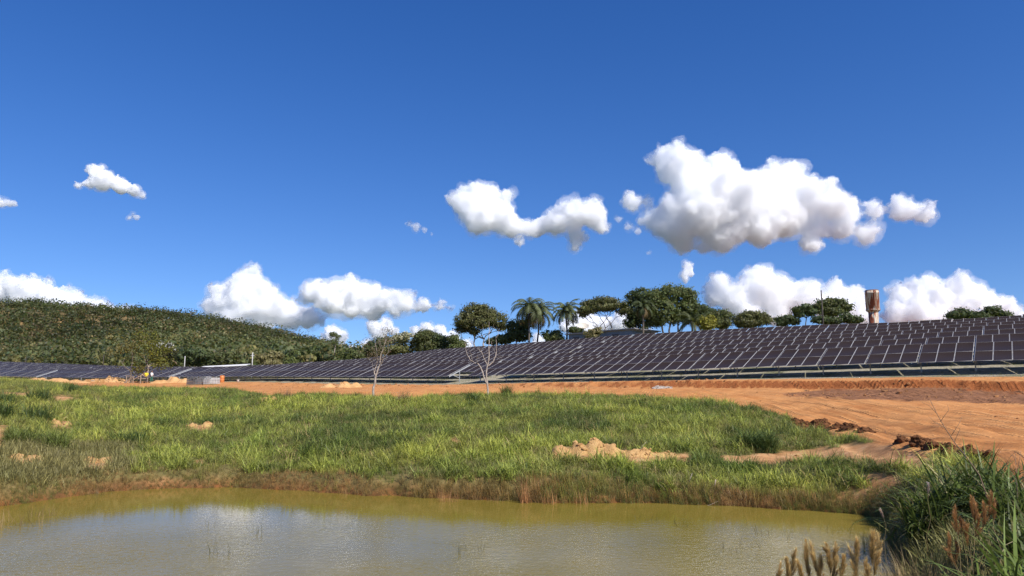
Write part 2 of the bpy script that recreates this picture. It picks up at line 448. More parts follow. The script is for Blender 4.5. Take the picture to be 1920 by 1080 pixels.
def ground_material():
    n = NT('earth_and_turf')
    p = n.pos()
    def at_(nm): return n.n('ShaderNodeAttribute', attribute_name=nm).outputs['Fac']
    big = n.noise(p, 0.35, 4); mid = n.noise(p, 2.2, 5); fine = n.noise(p, 14, 4, 0.65)
    turf = n.ramp(mid, [(0.3, (0.10, 0.095, 0.03)), (0.55, (0.17, 0.135, 0.05)), (0.75, (0.27, 0.18, 0.075))])
    dirt = n.ramp(n.math('ADD', n.math('MULTIPLY', big, 0.6), n.math('MULTIPLY', mid, 0.4)), [(0.3, (0.37, 0.138, 0.041)), (0.5, (0.50, 0.208, 0.066)), (0.7, (0.61, 0.285, 0.10))])
    dirt = n.mix(n.step(fine, 0.55, 0.75), dirt, (0.36, 0.16, 0.065))
    tread = n.noise(n.n('ShaderNodeCombineXYZ', {0: n.math('MULTIPLY', at_('lat'), 3.2), 1: n.math('MULTIPLY', at_('lon'), 0.12)}).outputs[0], 1.0, 5, 0.6)
    dirt = n.mix(n.math('MULTIPLY', n.step(tread, 0.4, 0.62), 0.6), dirt, (0.63, 0.315, 0.12))
    soil = n.ramp(mid, [(0.3, (0.17, 0.075, 0.035)), (0.6, (0.27, 0.125, 0.06)), (0.8, (0.36, 0.17, 0.085))])
    bare = n.ramp(mid, [(0.3, (0.34, 0.16, 0.065)), (0.55, (0.50, 0.27, 0.12)), (0.75, (0.60, 0.38, 0.2))])
    grav = n.ramp(n.noise(p, 6, 5, 0.7), [(0.3, (0.15, 0.13, 0.085)), (0.5, (0.32, 0.285, 0.20)), (0.7, (0.48, 0.43, 0.33))])
    grav = n.mix(n.math('MULTIPLY', n.step(big, 0.5, 0.62), 0.6), grav, (0.10, 0.115, 0.04))
    hill = n.ramp(n.noise(p, 0.05, 5), [(0.35, (0.10, 0.085, 0.035)), (0.55, (0.20, 0.14, 0.06)), (0.7, (0.34, 0.20, 0.09))])
    far = n.step(n.n('ShaderNodeVectorMath', {0: p}, operation='LENGTH').outputs['Value'], 150, 230)
    c = n.mix(far, turf, hill)
    c = n.mix(n.step(n.n('ShaderNodeVectorMath', {0: p}, operation='LENGTH').outputs['Value'], 700, 1100), c, (0.06, 0.068, 0.032))
    c = n.mix(at_('bare'), c, bare)
    c = n.mix(at_('dirt'), c, dirt)
    c = n.mix(at_('soil'), c, soil)
    c = n.mix(at_('gravel'), c, grav)
    cut = n.math('MULTIPLY', at_('cut'), 1.0)
    c = n.mix(cut, c, n.ramp(fine, [(0.3, (0.15, 0.045, 0.016)), (0.7, (0.38, 0.13, 0.04))]))
    wet = at_('wet')
    c = n.mix(wet, c, n.ramp(mid, [(0.35, (0.10, 0.05, 0.02)), (0.65, (0.24, 0.095, 0.03))]))
    lug = n.n('ShaderNodeTexWave', {'Scale': 1.0, 'Distortion': 1.5, 'Detail': 1.0}, wave_type='BANDS', bands_direction='Y')
    n.set(lug.inputs['Vector'], n.n('ShaderNodeCombineXYZ', {0: at_('lat'), 1: n.math('MULTIPLY', at_('lon'), 1.3)}).outputs[0])
    h = n.math('ADD', n.math('MULTIPLY', fine, 0.5), n.math('MULTIPLY', n.noise(p, 45, 3, 0.7), 0.35))
    h = n.math('ADD', h, n.math('MULTIPLY', n.math('MULTIPLY', lug.outputs['Fac'], at_('dirt')), n.math('MULTIPLY', n.step(tread, 0.5, 0.62), 1.1)))
    h = n.math('ADD', h, n.math('MULTIPLY', tread, n.math('MULTIPLY', at_('dirt'), 2.2)))
    n.bsdf(c, 0.95, n.bump(h, 0.9, 0.05), **{'Specular IOR Level': 0.15})
    return n.m
MAT_GROUND = ground_material()

ny, nx = X.shape
idx = np.arange(ny * nx).reshape(ny, nx)
quads = np.stack([idx[:-1, :-1], idx[:-1, 1:], idx[1:, 1:], idx[1:, :-1]], -1).reshape(-1, 4)
cutm = sstep(np.abs(np.gradient(Z, axis=0) / np.gradient(gy)[:, None]) + np.abs(np.gradient(Z, axis=1) / np.gradient(gx)[None]), 0.28, 0.6) * (np.hypot(X, Y) < 110) * sstep(Qg, Q0 - 8, Q0 - 6) * (1 - sstep(Qg, Q0 - 1, Q0))
wet = (1 - sstep(Z, 0.05, 0.35)) * (np.hypot(X, Y) < 60)
zone = np.zeros((ny, nx), int)                       # 0 grass slope, 1 track, 2 gravel yard, 3 dug soil
zone[M_dirt > 0.5] = 1; zone[M_gravel > 0.5] = 2; zone[M_soil > 0.5] = 3
zf = zone[:-1, :-1].reshape(-1)
flat = np.stack([X, Y, Z], -1).reshape(-1, 3)
for zi, nm in ((0, 'ground'), (1, 'dirt_track'), (2, 'gravel_yard'), (3, 'dug_soil')):
    fq = quads[zf == zi]
    used, inv = np.unique(fq, return_inverse=True)
    me = fast_mesh(nm, flat[used], inv.reshape(-1, 4), 4, smooth=True)
    for an, arr in (('dirt', M_dirt), ('bare', M_bare), ('gravel', M_gravel), ('soil', M_soil), ('lat', LAT), ('lon', LON), ('cut', cutm), ('wet', wet)):
        fattr(me, an, arr.reshape(-1)[used])
    tag(link_mesh(nm, me, MAT_GROUND), kind='structure')

# ------------------------------------------------------------------ pond water
def water_material():
    n = NT('muddy_water')
    p = n.pos()
    st = n.n('ShaderNodeMapping', {'Scale': (1.0, 1.35, 1.0)}); n.set(st.inputs[0], p)
    r1 = n.noise(st.outputs[0], 5.5, 3, 0.6, 0.3); r2 = n.noise(st.outputs[0], 17, 2, 0.5)
    calm = n.step(n.noise(p, 0.16, 2), 0.35, 0.6)
    h = n.math('ADD', r1, n.math('MULTIPLY', r2, 0.25))
    open_w = n.n('ShaderNodeMapRange', interpolation_type='SMOOTHSTEP'); n.set(open_w.inputs[0], n.n('ShaderNodeSeparateXYZ', {0: p}).outputs[1]); open_w.inputs[1].default_value = 18.5; open_w.inputs[2].default_value = 12.0
    amp = n.math('ADD', n.math('MULTIPLY', n.math('ADD', n.math('MULTIPLY', calm, 0.7), 0.3), n.math('MULTIPLY', open_w.outputs[0], 0.014)), 0.0015)
    b = n.n('ShaderNodeBump', {'Height': h, 'Strength': 1.0, 'Distance': amp})
    col = n.ramp(n.noise(p, 0.22, 3), [(0.35, (0.178, 0.136, 0.02)), (0.65, (0.225, 0.168, 0.032))])
    n.bsdf(col, 0.06, b.outputs[0], **{'IOR': 1.33, 'Specular IOR Level': 0.31})
    return n.m
c = POND.mean(0)
grow = (POND - c); grow = c + grow * (1 + 1.6 / np.linalg.norm(grow, axis=1))[:, None]
wm = MB(); wm.add(np.c_[grow, np.zeros(len(grow))], [tuple(range(len(grow)))])
tag(wm.build('pond_water', water_material()), kind='structure')
# ------------------------------------------------------------------ solar field
def glass_material():
    n = NT('panel_glass')
    uv = n.n('ShaderNodeUVMap').outputs[0]
    sep = n.n('ShaderNodeSeparateXYZ', {0: uv})
    def line(v, count, w):
        fr = n.math('FRACT', n.math('MULTIPLY', v, count)); return n.math('GREATER_THAN', n.math('ABSOLUTE', n.math('SUBTRACT', fr, 0.5)), 0.5 - w)
    g = n.math('MAXIMUM', line(sep.outputs[0], 6, 0.02), line(sep.outputs[1], 12, 0.03))
    rnd = n.n('ShaderNodeObjectInfo').outputs['Random']
    cellv = n.noise(n.pos(), 0.6, 3)
    base = n.mix(cellv, (0.027, 0.0185, 0.016), (0.039, 0.027, 0.023))
    base = n.mix(n.math('MULTIPLY', rnd, 0.35), base, (0.042, 0.03, 0.026))
    col = n.mix(n.math('MULTIPLY', g, 0.35), base, (0.07, 0.06, 0.058))
    n.bsdf(col, n.math('ADD', n.math('MULTIPLY', n.noise(n.pos(), 3.0, 3), 0.12), 0.3), **{'Specular IOR Level': 0.02})
    return n.m
def plain(name, col, rough=0.6, metal=0.0, var=0.25, scale=4.0, bump=0.0):
    n = NT(name); p = n.obj(); f = n.noise(p, scale, 5)
    c = n.mix(f, tuple(x * (1 - var) for x in col), tuple(min(1, x * (1 + var)) for x in col))
    n.bsdf(c, rough, n.bump(f, bump, 0.02) if bump else None, Metallic=metal); return n.m
MAT_GLASS = glass_material()
MAT_FRAME = plain('panel_frame', (0.46, 0.45, 0.44), 0.5, 0.0, 0.08)
MAT_STEEL = plain('galvanised_steel', (0.45, 0.46, 0.46), 0.5, 0.3, 0.15)

MW, ML, MT, FB = 1.134, 2.278, 0.035, 0.017
mod = MB()
def _module():
    w, l, t = MW / 2, ML / 2, MT
    wi, li = w - FB, l - 0.006
    v = [(-w, -l, 0), (w, -l, 0), (w, l, 0), (-w, l, 0), (-w, -l, -t), (w, -l, -t), (w, l, -t), (-w, l, -t), (-wi, -li, -0.003), (wi, -li, -0.003), (wi, li, -0.003), (-wi, li, -0.003)]
    f = [(8, 9, 10, 11), (0, 1, 9, 8), (1, 2, 10, 9), (2, 3, 11, 10), (3, 0, 8, 11), (0, 4, 5, 1), (1, 5, 6, 2), (2, 6, 7, 3), (3, 7, 4, 0), (4, 7, 6, 5)]
    return np.array(v), np.array(f)
MOD_V, MOD_F = _module()
def module_mesh(name, Vs, F, nmod):
    me = fast_mesh(name, Vs, F, 4)
    me.materials.append(MAT_FRAME); me.materials.append(MAT_GLASS)
    mi = np.zeros((nmod, 10), np.int32); mi[:, 0] = 1
    me.polygons.foreach_set('material_index', mi.ravel())
    uv = me.uv_layers.new(name='UVMap')
    u = np.zeros((nmod, 10, 4, 2), np.float32); u[:, 0] = [(0, 0), (1, 0), (1, 1), (0, 1)]
    uv.data.foreach_set('uv', u.ravel())
    return me
ME_MODULE = module_mesh('solar_panel', MOD_V, MOD_F, 1)
GP = 3.55                                            # one group of three columns of panels
COLS = [(-49.6, 20, 'right of the forked dead tree'), (-105.6, 15, 'between dead tree and stacked blocks'),
        (-150.3, 12, 'behind the workers'), (-205.6, 15, 'left of the workers'),
        (-260.0, 15, 'far left by the hill'), (-304.0, 12, 'leftmost under the hill')]
ORD = ['front', 'second', 'third', 'fourth', 'fifth', 'sixth', 'back']
pm = MB(); pm.box((0, 0, -0.5), (0.09, 0.06, 1.0)); ME_POST = pm.mesh('post'); ME_POST.materials.append(MAT_STEEL)

def low_z(q, s, k):
    a = tps(*xy(q, s)); b = tps(*xy(q + DQ, s))
    return lowh(s) + (1 - k / 6.0) * a + (k / 6.0) * b

def frame_axes(q, s, k):
    z0 = low_z(q, s - 1.7, k)[0]; z1 = low_z(q, s + 1.7, k)[0]
    ex = np.array([SN[0], SN[1], (z1 - z0) / 3.4]); ex /= np.linalg.norm(ex)
    up = np.array([QN[0] * math.cos(TILT), QN[1] * math.cos(TILT), math.sin(TILT)])
    ez = np.cross(ex, up); ez /= np.linalg.norm(ez); ey = np.cross(ez, ex)
    return ex, ey, ez, (z0 + z1) / 2

for k in range(NROWS):
    q = Q0 + PITCH_Q * k
    off = 0.0 if k == 0 else rng.uniform(-0.6, 0.6)
    for ci, (s0, ng, where) in enumerate(COLS):
        if k == NROWS - 1: s0 = s0 + [0, 2.4, 4.2, 6.2, 6.9, 8.0][ci]      # the back row closes its gaps
        sa, sb = s0 + off, s0 + off + ng * GP
        # is any of it in the picture?
        pa = project(*xy(q, sa), low_z(q, sa, k)[0]); pb = project(*xy(q, sb), low_z(q, sb, k)[0])
        if pb[0] < -15 or pa[0] > 1935: continue
        smid = (sa + sb) / 2
        bx, by = xy(q + DQ / 2, smid); bz = tps(bx, by)[0]
        name = 'solar_table'
        t = empty(name, (bx, by, bz))
        base = np.array([bx, by, bz])
        tag(t, 'dark solar table in the %s row, %s' % (ORD[k], where), 'solar table', 'solar tables in the field')
        single = (ci == 0) or (ci == 1 and k == 0)
        AV = []; AN = 0; sup = MB()
        lows = []; highs = []
        for g in range(ng):
            sc_ = sa + (g + 0.5) * GP
            ex, ey, ez, z = frame_axes(q, sc_, k)
            jz = rng.normal(0, 0.012); jt = rng.normal(0, R(0.35))
            ey = ey * math.cos(jt) + ez * math.sin(jt); ez = np.cross(ex, ey)
            x0, y0 = xy(q, sc_); low = np.array([x0, y0, z + jz])
            if single:
                for c in range(3):
                    for r_ in range(2):
                        p = low + ex * ((c - 1) * (MW + 0.022)) + ey * (ML / 2 + r_ * (ML + 0.008)) + ez * rng.normal(0, 0.003)
                        o = bpy.data.objects.new('solar_panel', ME_MODULE); COL.objects.link(o)
                        o.parent = t
                        M = Matrix(((ex[0], ey[0], ez[0], p[0] - base[0]), (ex[1], ey[1], ez[1], p[1] - base[1]), (ex[2], ey[2], ez[2], p[2] - base[2]), (0, 0, 0, 1)))
                        o.matrix_local = M
            else:
                for c in range(3):
                    for r_ in range(2):
                        p = low + ex * ((c - 1) * (MW + 0.022)) + ey * (ML / 2 + r_ * (ML + 0.008)) - base
                        AV.append(MOD_V @ np.array([ex, ey, ez]) + p); AN += 1
            lows.append(low + ey * 0.9 - ez * 0.12 - base); highs.append(low + ey * 3.7 - ez * 0.12 - base)
            # a post, its rafter and its strut at the left end of each group
            for e in ([0, 1] if g == ng - 1 else [0]):
                se = sa + (g + e) * GP + (0.10 if (g + e) == 0 else (-0.10 if e else 0))
                xe, ye = xy(q, se); le = low + ex * (se - sc_)
                mid = le + ey * 2.25 - ez * 0.2; gz = tps(mid[0], mid[1])[0]
                foot = np.array([mid[0], mid[1], gz - 0.25])
                r0 = le + ey * 0.35 - ez * 0.19; r1 = le + ey * 4.25 - ez * 0.19
                st0 = foot + np.array([0, 0, 0.75]); st1 = le + ey * 0.95 - ez * 0.22
                if single:
                    po = bpy.data.objects.new('post', ME_POST); COL.objects.link(po); po.parent = t
                    po.location = mid - base; po.scale = (1, 1, mid[2] - foot[2]); po.rotation_euler = (0, 0, -ROW_AZ)
                    m = MB(); m.beam(r0 - base, r1 - base, 0.06, 0.12, ez); m.build('rafter', MAT_STEEL, t)
                    m = MB(); m.beam(st0 - base, st1 - base, 0.05, 0.05); m.build('strut', MAT_STEEL, t)
                else:
                    sup.beam(foot - base, mid - base, 0.09, 0.06); sup.beam(r0 - base, r1 - base, 0.06, 0.12, ez); sup.beam(st0 - base, st1 - base, 0.05)
        for pts in (lows, highs):
            m = MB()
            for a, b in zip(pts[:-1], pts[1:]): m.beam(a, b, 0.06, 0.1)
            m.build('purlin', MAT_STEEL, t)
        if not single:
            V = np.concatenate(AV); F = (MOD_F[None] + (np.arange(AN) * 12)[:, None, None]).reshape(-1, 4)
            o = link_mesh('solar_panels', module_mesh('solar_panels', V, F, AN), None, t); o['kind'] = 'stuff'
            o2 = sup.build('support_posts', MAT_STEEL, t); o2['kind'] = 'stuff'
# ------------------------------------------------------------------ trees
def leaf_material(name='foliage', trans=0.25):
    n = NT(name)
    t = n.n('ShaderNodeAttribute', attribute_name='tint').outputs['Color']
    d = n.n('ShaderNodeBsdfPrincipled', {'Base Color': t, 'Roughness': 0.55, 'Specular IOR Level': 0.25})
    tr = n.n('ShaderNodeBsdfTranslucent', {'Color': n.mix(0.5, t, (0.25, 0.3, 0.03), 'MIX')})
    m = n.n('ShaderNodeMixShader', {0: trans}); n.t.links.new(d.outputs[0], m.inputs[1]); n.t.links.new(tr.outputs[0], m.inputs[2])
    n.t.links.new(m.outputs[0], n.out.inputs['Surface']); return n.m
MAT_LEAF = leaf_material()
def bark_material(name, c0, c1, scale=6.0):
    n = NT(name); f = n.noise(n.obj(), scale, 5, 0.65)
    n.bsdf(n.ramp(f, [(0.3, c0), (0.7, c1)]), 0.9, n.bump(f, 0.6, 0.03)); return n.m
MAT_BARK = bark_material('bark', (0.07, 0.055, 0.042), (0.19, 0.155, 0.12))
MAT_PALE = bark_material('pale_dead_bark', (0.24, 0.18, 0.135), (0.52, 0.43, 0.35), 9.0)

def leaf_quads(C, size, r_, tint, tvar=0.25, flat=0.0, aspect=0.6, nrm=None, jit=0.7):
    """C (n,3) leaf centres -> verts, quads, colours"""
    n = len(C)
    a = r_.normal(size=(n, 3)); a[:, 2] *= (1 - flat); a /= np.linalg.norm(a, axis=1)[:, None]
    if nrm is not None:                              # leaves turned outward from their crown
        m = nrm / (np.linalg.norm(nrm, axis=1)[:, None] + 1e-9) + r_.normal(0, jit, (n, 3)) * 0.6; m /= np.linalg.norm(m, axis=1)[:, None]
        a -= (a * m).sum(1)[:, None] * m; a /= np.linalg.norm(a, axis=1)[:, None] + 1e-9; b = np.cross(m, a)
    else:
        b = r_.normal(size=(n, 3)); b -= (b * a).sum(1)[:, None] * a
        b[:, 2] *= (1 - 0.7 * flat); b /= np.linalg.norm(b, axis=1)[:, None] + 1e-9
    s = size * r_.uniform(0.6, 1.35, (n, 1))
    V = np.stack([C - a * s, C + b * s * aspect, C + a * s, C - b * s * aspect], 1).reshape(-1, 3)
    F = np.arange(4 * n).reshape(n, 4)
    tint = np.asarray(tint, float)
    base = tint if tint.ndim == 2 else np.tile(tint, (n, 1))
    col = base * r_.uniform(1 - tvar, 1 + tvar, (n, 1)) * np.array([1, 1, 1]) + r_.normal(0, 0.006, (n, 3))
    return V, F, np.repeat(np.clip(col, 0.004, 1), 4, 0)

def crown_points(lobes, r_, n_clump, per, spread, hollow=0.6, under=1.0):
    """leaf centres in clumps spread over the shells of the lobes"""
    L = np.array([l[:6] for l in lobes], float)
    w = (L[:, 3] * L[:, 4] * L[:, 5]) ** (2 / 3); w /= w.sum()
    li = r_.choice(len(L), n_clump, p=w)
    d = r_.normal(size=(n_clump, 3)); d /= np.linalg.norm(d, axis=1)[:, None]
    d[:, 2] = np.where(d[:, 2] < 0, d[:, 2] * under, d[:, 2])
    rr = hollow + (1 - hollow) * r_.uniform(0, 1, (n_clump, 1)) ** 0.5
    cc = L[li, :3] + d * L[li, 3:6] * rr * r_.uniform(0.85, 1.1, (n_clump, 1))
    P = cc[:, None] + r_.normal(size=(n_clump, per, 3)) * np.array([1, 1, 0.6]) * (spread * r_.uniform(0.6, 1.3, (n_clump, 1, 1)))
    N = (P - L[li, :3][:, None]) / L[li, 3:6][:, None] + 0.8 * (P - cc[:, None]) / spread
    return P.reshape(-1, 3), np.repeat(r_.uniform(0.72, 1.3, n_clump), per), N.reshape(-1, 3)

def depth_q(px, q):
    d = ray(px, 640); return q / (d[0] * QN[0] + d[1] * QN[1]) * d[1]

def wobble(a, b, r_, n=5, amp=0.06):
    a = np.asarray(a, float); b = np.asarray(b, float); L = np.linalg.norm(b - a)
    t = np.linspace(0, 1, n)[:, None]
    p = a + (b - a) * t
    p[1:-1] += r_.normal(0, amp * L, (n - 2, 3)) * np.array([1, 1, 0.4])
    return p

def tree(name, label, px, depth, lobes_px, tint, seed, leaf=0.19, clumps=170, per=40, spread=0.42, trunks=1, trunk_r=0.18, fork_py=None, hollow=0.55, bark=None, group='trees beyond the field', under=1.0, cat='tree', spread_base=0.0, flower=None, tvar=0.28):
    """lobes_px: (px, py, rx, ry) of the crown's lobes in the photograph"""
    r_ = np.random.default_rng(seed)
    k = depth / FPX * 1.01
    bx, by, _ = at(px, 640, depth); bz = terr(bx, by, False)[0] - 0.1
    base = np.array([bx, by, bz])
    root = empty(name, base); tag(root, label, cat, group)
    lobes = []
    for (lx, ly, rx, ry) in lobes_px:
        c = at(lx, ly, depth + r_.uniform(-0.4, 0.4) * rx * k) - base
        lobes.append((*c, rx * k * 0.93, rx * k * 0.93, ry * k * 0.93))
    P, ct, NR = crown_points(lobes, r_, clumps, per, spread, hollow, under)
    P[:, 2] = np.maximum(P[:, 2], 0.15)
    col = np.asarray(tint) * ct[:, None]
    if flower is not None:
        m = r_.uniform(size=len(P)) < flower[1] * sstep(P[:, 2], np.median(P[:, 2]) - 0.5, P[:, 2].max())
        col[m] = flower[0]
    V, F, c = leaf_quads(P, leaf, r_, col, tvar, nrm=NR)
    me = fast_mesh('crown', V, F, 4); cattr(me, 'tint', c)
    link_mesh('crown', me, MAT_LEAF, root)
    tb = MB()
    fp = fork_py if fork_py else max(l[1] + l[3] for l in lobes_px)
    for ti in range(trunks):
        ox = (ti - (trunks - 1) / 2) * spread_base
        b0 = np.array([ox, r_.uniform(-.3, .3) * spread_base, -0.2])
        f = at(px + (ox * 1.6) / k, fp, depth) - base
        f[2] = max(f[2], 0.4)
        tb.tube(wobble(b0, f, r_, 5, 0.03), np.linspace(trunk_r, trunk_r * 0.72, 5), 8)
        for li, l in enumerate(lobes):
            if trunks > 1 and li % trunks != ti: continue
            tgt = np.array(l[:3]) + np.array([0, 0, -0.15 * l[5]])
            pth = wobble(f, tgt, r_, 6, 0.05)
            tb.tube(pth, np.linspace(trunk_r * 0.55, 0.03, 6), 6)
            for _ in range(3):
                e = np.array(l[:3]) + r_.normal(size=3) * np.array(l[3:6]) * 0.5
                tb.tube(wobble(pth[3], e, r_, 4, 0.07), np.linspace(trunk_r * 0.25, 0.015, 4), 5)
    tb.build('trunk', bark or MAT_BARK, root, True)
    return root

G1 = (0.095, 0.105, 0.036); G2 = (0.105, 0.125, 0.04); GO = (0.112, 0.112, 0.04); GD = (0.07, 0.09, 0.034); GY = (0.2, 0.2, 0.03); GB = (0.19, 0.165, 0.07)
Qd = lambda px, q=128: depth_q(px, q)
tree('umbrella_tree', 'round-topped umbrella tree with two pale trunks left of the palms', 899, Qd(899), [(872, 602, 22, 18), (888, 586, 24, 18), (912, 588, 26, 18), (934, 602, 20, 16), (903, 606, 30, 14), (868, 617, 14, 9), (938, 614, 13, 9), (890, 622, 14, 8)], GO, 11, clumps=520, per=36, spread=0.4, trunks=2, spread_base=1.3, trunk_r=0.2, fork_py=636, hollow=0.3, bark=MAT_PALE, under=0.75)
tree('umbrella_tree', 'flat-topped umbrella tree with fanned bare limbs right of the lone palm', 1135, Qd(1135, 126), [(1100, 583, 18, 9), (1112, 572, 22, 12), (1135, 567, 26, 11), (1158, 572, 20, 11), (1170, 584, 14, 11), (1130, 578, 30, 8), (1092, 590, 9, 6)], GO, 12, clumps=330, per=36, spread=0.38, trunks=3, spread_base=0.8, trunk_r=0.13, fork_py=615, hollow=0.2, under=0.4)
tree('round_tree', 'tallest broad round tree right of the flat-topped umbrella tree', 1256, Qd(1256, 124), [(1225, 560, 26, 18), (1255, 553, 30, 20), (1285, 556, 22, 18), (1292, 580, 18, 22), (1240, 585, 30, 24), (1272, 590, 26, 22), (1225, 600, 18, 16)], G2, 13, clumps=480, per=38, spread=0.45, trunks=3, spread_base=0.9, trunk_r=0.2, fork_py=612, hollow=0.45)
tree('dark_tree', 'dark dense tree standing just left of the tallest round tree', 1198, Qd(1198, 130), [(1190, 560, 18, 14), (1205, 552, 20, 12), (1195, 582, 22, 22), (1185, 602, 14, 14), (1212, 595, 20, 26)], GD, 14, clumps=320, per=38, spread=0.42, trunk_r=0.2)
tree('dark_tree', 'dark rounded tree against the left of the twin palms', 968, Qd(968, 126), [(968, 612, 18, 14), (962, 628, 16, 14), (980, 626, 16, 16), (985, 610, 10, 10)], GD, 15, clumps=200, per=36, spread=0.38)
tree('small_tree', 'low olive tree between the twin palms and the lone palm', 1036, Qd(1036, 124), [(1030, 628, 14, 9), (1045, 625, 12, 8), (1040, 636, 20, 7)], G1, 16, clumps=110, spread=0.35, per=24)
tree('roundish_shrub', 'brownish rounded shrub in front of the low blue-grey house', 1112, Qd(1112, 112), [(1108, 624, 12, 7), (1118, 622, 10, 7), (1112, 630, 14, 6)], GB, 17, clumps=80, spread=0.26, leaf=0.2, per=24, group='shrubs beyond the field', cat='shrub')
tree('small_tree', 'small dark tree peeping over the low house beside the dish', 1080, Qd(1080, 142), [(1074, 618, 10, 6), (1085, 621, 10, 5)], GD, 18, clumps=60, spread=0.3)
tree('dark_tree', 'dark tree right of the tallest round tree', 1322, Qd(1322, 126), [(1315, 580, 12, 9), (1325, 588, 15, 12), (1312, 598, 14, 14)], GD, 19, clumps=150, spread=0.36)
tree('yellow_shrub', 'yellow-green bush at the foot of the dark trees', 1328, Qd(1328, 115), [(1324, 604, 12, 9), (1332, 600, 9, 8), (1328, 612, 14, 7)], (0.21, 0.19, 0.025), 20, clumps=110, spread=0.26, leaf=0.19, per=26, group='shrubs beyond the field', cat='shrub')
tree('dark_tree', 'narrow dark tree left of the flat dome-shaped tree', 1354, Qd(1354, 126), [(1345, 592, 12, 10), (1360, 594, 12, 10), (1352, 606, 18, 10)], G1, 21, clumps=150, spread=0.36)
tree('dome_tree', 'low dome-shaped tree with even crown left of the utility pole', 1410, Qd(1410, 124), [(1388, 600, 15, 9), (1405, 593, 18, 9), (1425, 594, 15, 9), (1437, 602, 10, 6), (1405, 606, 28, 9)], GO, 22, clumps=230, spread=0.34, per=26, fork_py=614)
tree('open_tree', 'low open-crowned tree right of the dome-shaped tree', 1473, Qd(1473, 132), [(1462, 600, 10, 5), (1478, 597, 11, 5), (1490, 603, 9, 5), (1468, 606, 10, 4)], GD, 23, clumps=85, spread=0.32, trunk_r=0.1, fork_py=612)
tree('open_tree', 'small airy tree with crooked pale trunk left of the utility pole', 1512, Qd(1512, 130), [(1497, 582, 10, 6), (1510, 577, 10, 6), (1520, 585, 10, 6), (1500, 590, 8, 4)], GD, 24, clumps=90, spread=0.32, trunk_r=0.1, fork_py=597, hollow=0.3)
tree('spreading_tree', 'wide spreading dark tree behind the utility pole', 1558, Qd(1558, 134), [(1535, 578, 14, 9), (1550, 569, 16, 10), (1572, 569, 15, 10), (1588, 579, 11, 8), (1560, 584, 22, 8)], G1, 25, clumps=230, spread=0.36, trunk_r=0.16, fork_py=602, hollow=0.3)
tree('low_tree', 'low dark tree between the utility pole and the water tower', 1592, Qd(1592, 130), [(1585, 596, 14, 7), (1602, 600, 13, 6), (1540, 600, 16, 6), (1560, 602, 16, 6)], GD, 26, clumps=130, spread=0.34, trunk_r=0.12, fork_py=606)
tree('low_tree', 'dark treetop showing over the panels near the right edge, left half', 1800, Qd(1800, 140), [(1790, 592, 12, 6), (1803, 587, 10, 6), (1820, 592, 12, 5)], GD, 27, clumps=80, spread=0.36)
tree('low_tree', 'tiered dark treetop nearest the right edge above the panels', 1862, Qd(1862, 140), [(1862, 580, 12, 4), (1850, 587, 14, 4), (1875, 588, 12, 4), (1840, 594, 14, 4), (1885, 593, 10, 4)], GD, 28, clumps=95, spread=0.34)
# group left of the umbrella tree
tree('flowering_tree', 'cream-blossomed bushy tree behind the leaning thin dead tree', 757, Qd(757, 122), [(740, 640, 18, 12), (762, 635, 20, 12), (782, 648, 16, 12), (750, 655, 26, 10), (730, 658, 18, 10)], (0.15, 0.15, 0.05), 31, clumps=230, spread=0.36, flower=((0.55, 0.5, 0.33), 0.5))
tree('dark_tree', 'tall olive tree right of the cream-blossomed tree', 797, Qd(797, 124), [(792, 632, 16, 12), (802, 628, 14, 10), (800, 650, 18, 14)], G1, 32, clumps=200, spread=0.36)
tree('dark_tree', 'deep green tree two trees left of the umbrella tree', 826, Qd(826, 126), [(820, 636, 14, 11), (832, 640, 14, 10), (826, 652, 18, 10)], GD, 33, clumps=170, spread=0.36)
tree('dark_tree', 'green tree just left of the umbrella tree trunks', 857, Qd(857, 124), [(852, 636, 10, 9), (862, 645, 12, 9), (855, 652, 14, 7)], G2, 34, clumps=130, spread=0.34)
tree('dark_tree', 'dark bushy tree at the left end of the blossomed tree group', 704, Qd(704, 128), [(698, 650, 14, 12), (712, 645, 14, 12), (704, 662, 20, 9), (722, 640, 10, 9)], GD, 35, clumps=190, spread=0.36)
tree('small_tree', 'small dark tree behind the umbrella tree trunks, right side', 932, Qd(932, 124), [(922, 640, 10, 6), (938, 636, 12, 7), (948, 640, 8, 6)], GD, 36, clumps=90, spread=0.32)
tree('slender_tree', 'slender lone tree with long thin trunk and small tufted crown', 629, Qd(629, 150), [(625, 628, 8, 6), (633, 632, 7, 7), (627, 640, 9, 5)], G2, 37, clumps=55, spread=0.34, per=20, trunk_r=0.12, fork_py=648, hollow=0.2, bark=MAT_PALE)
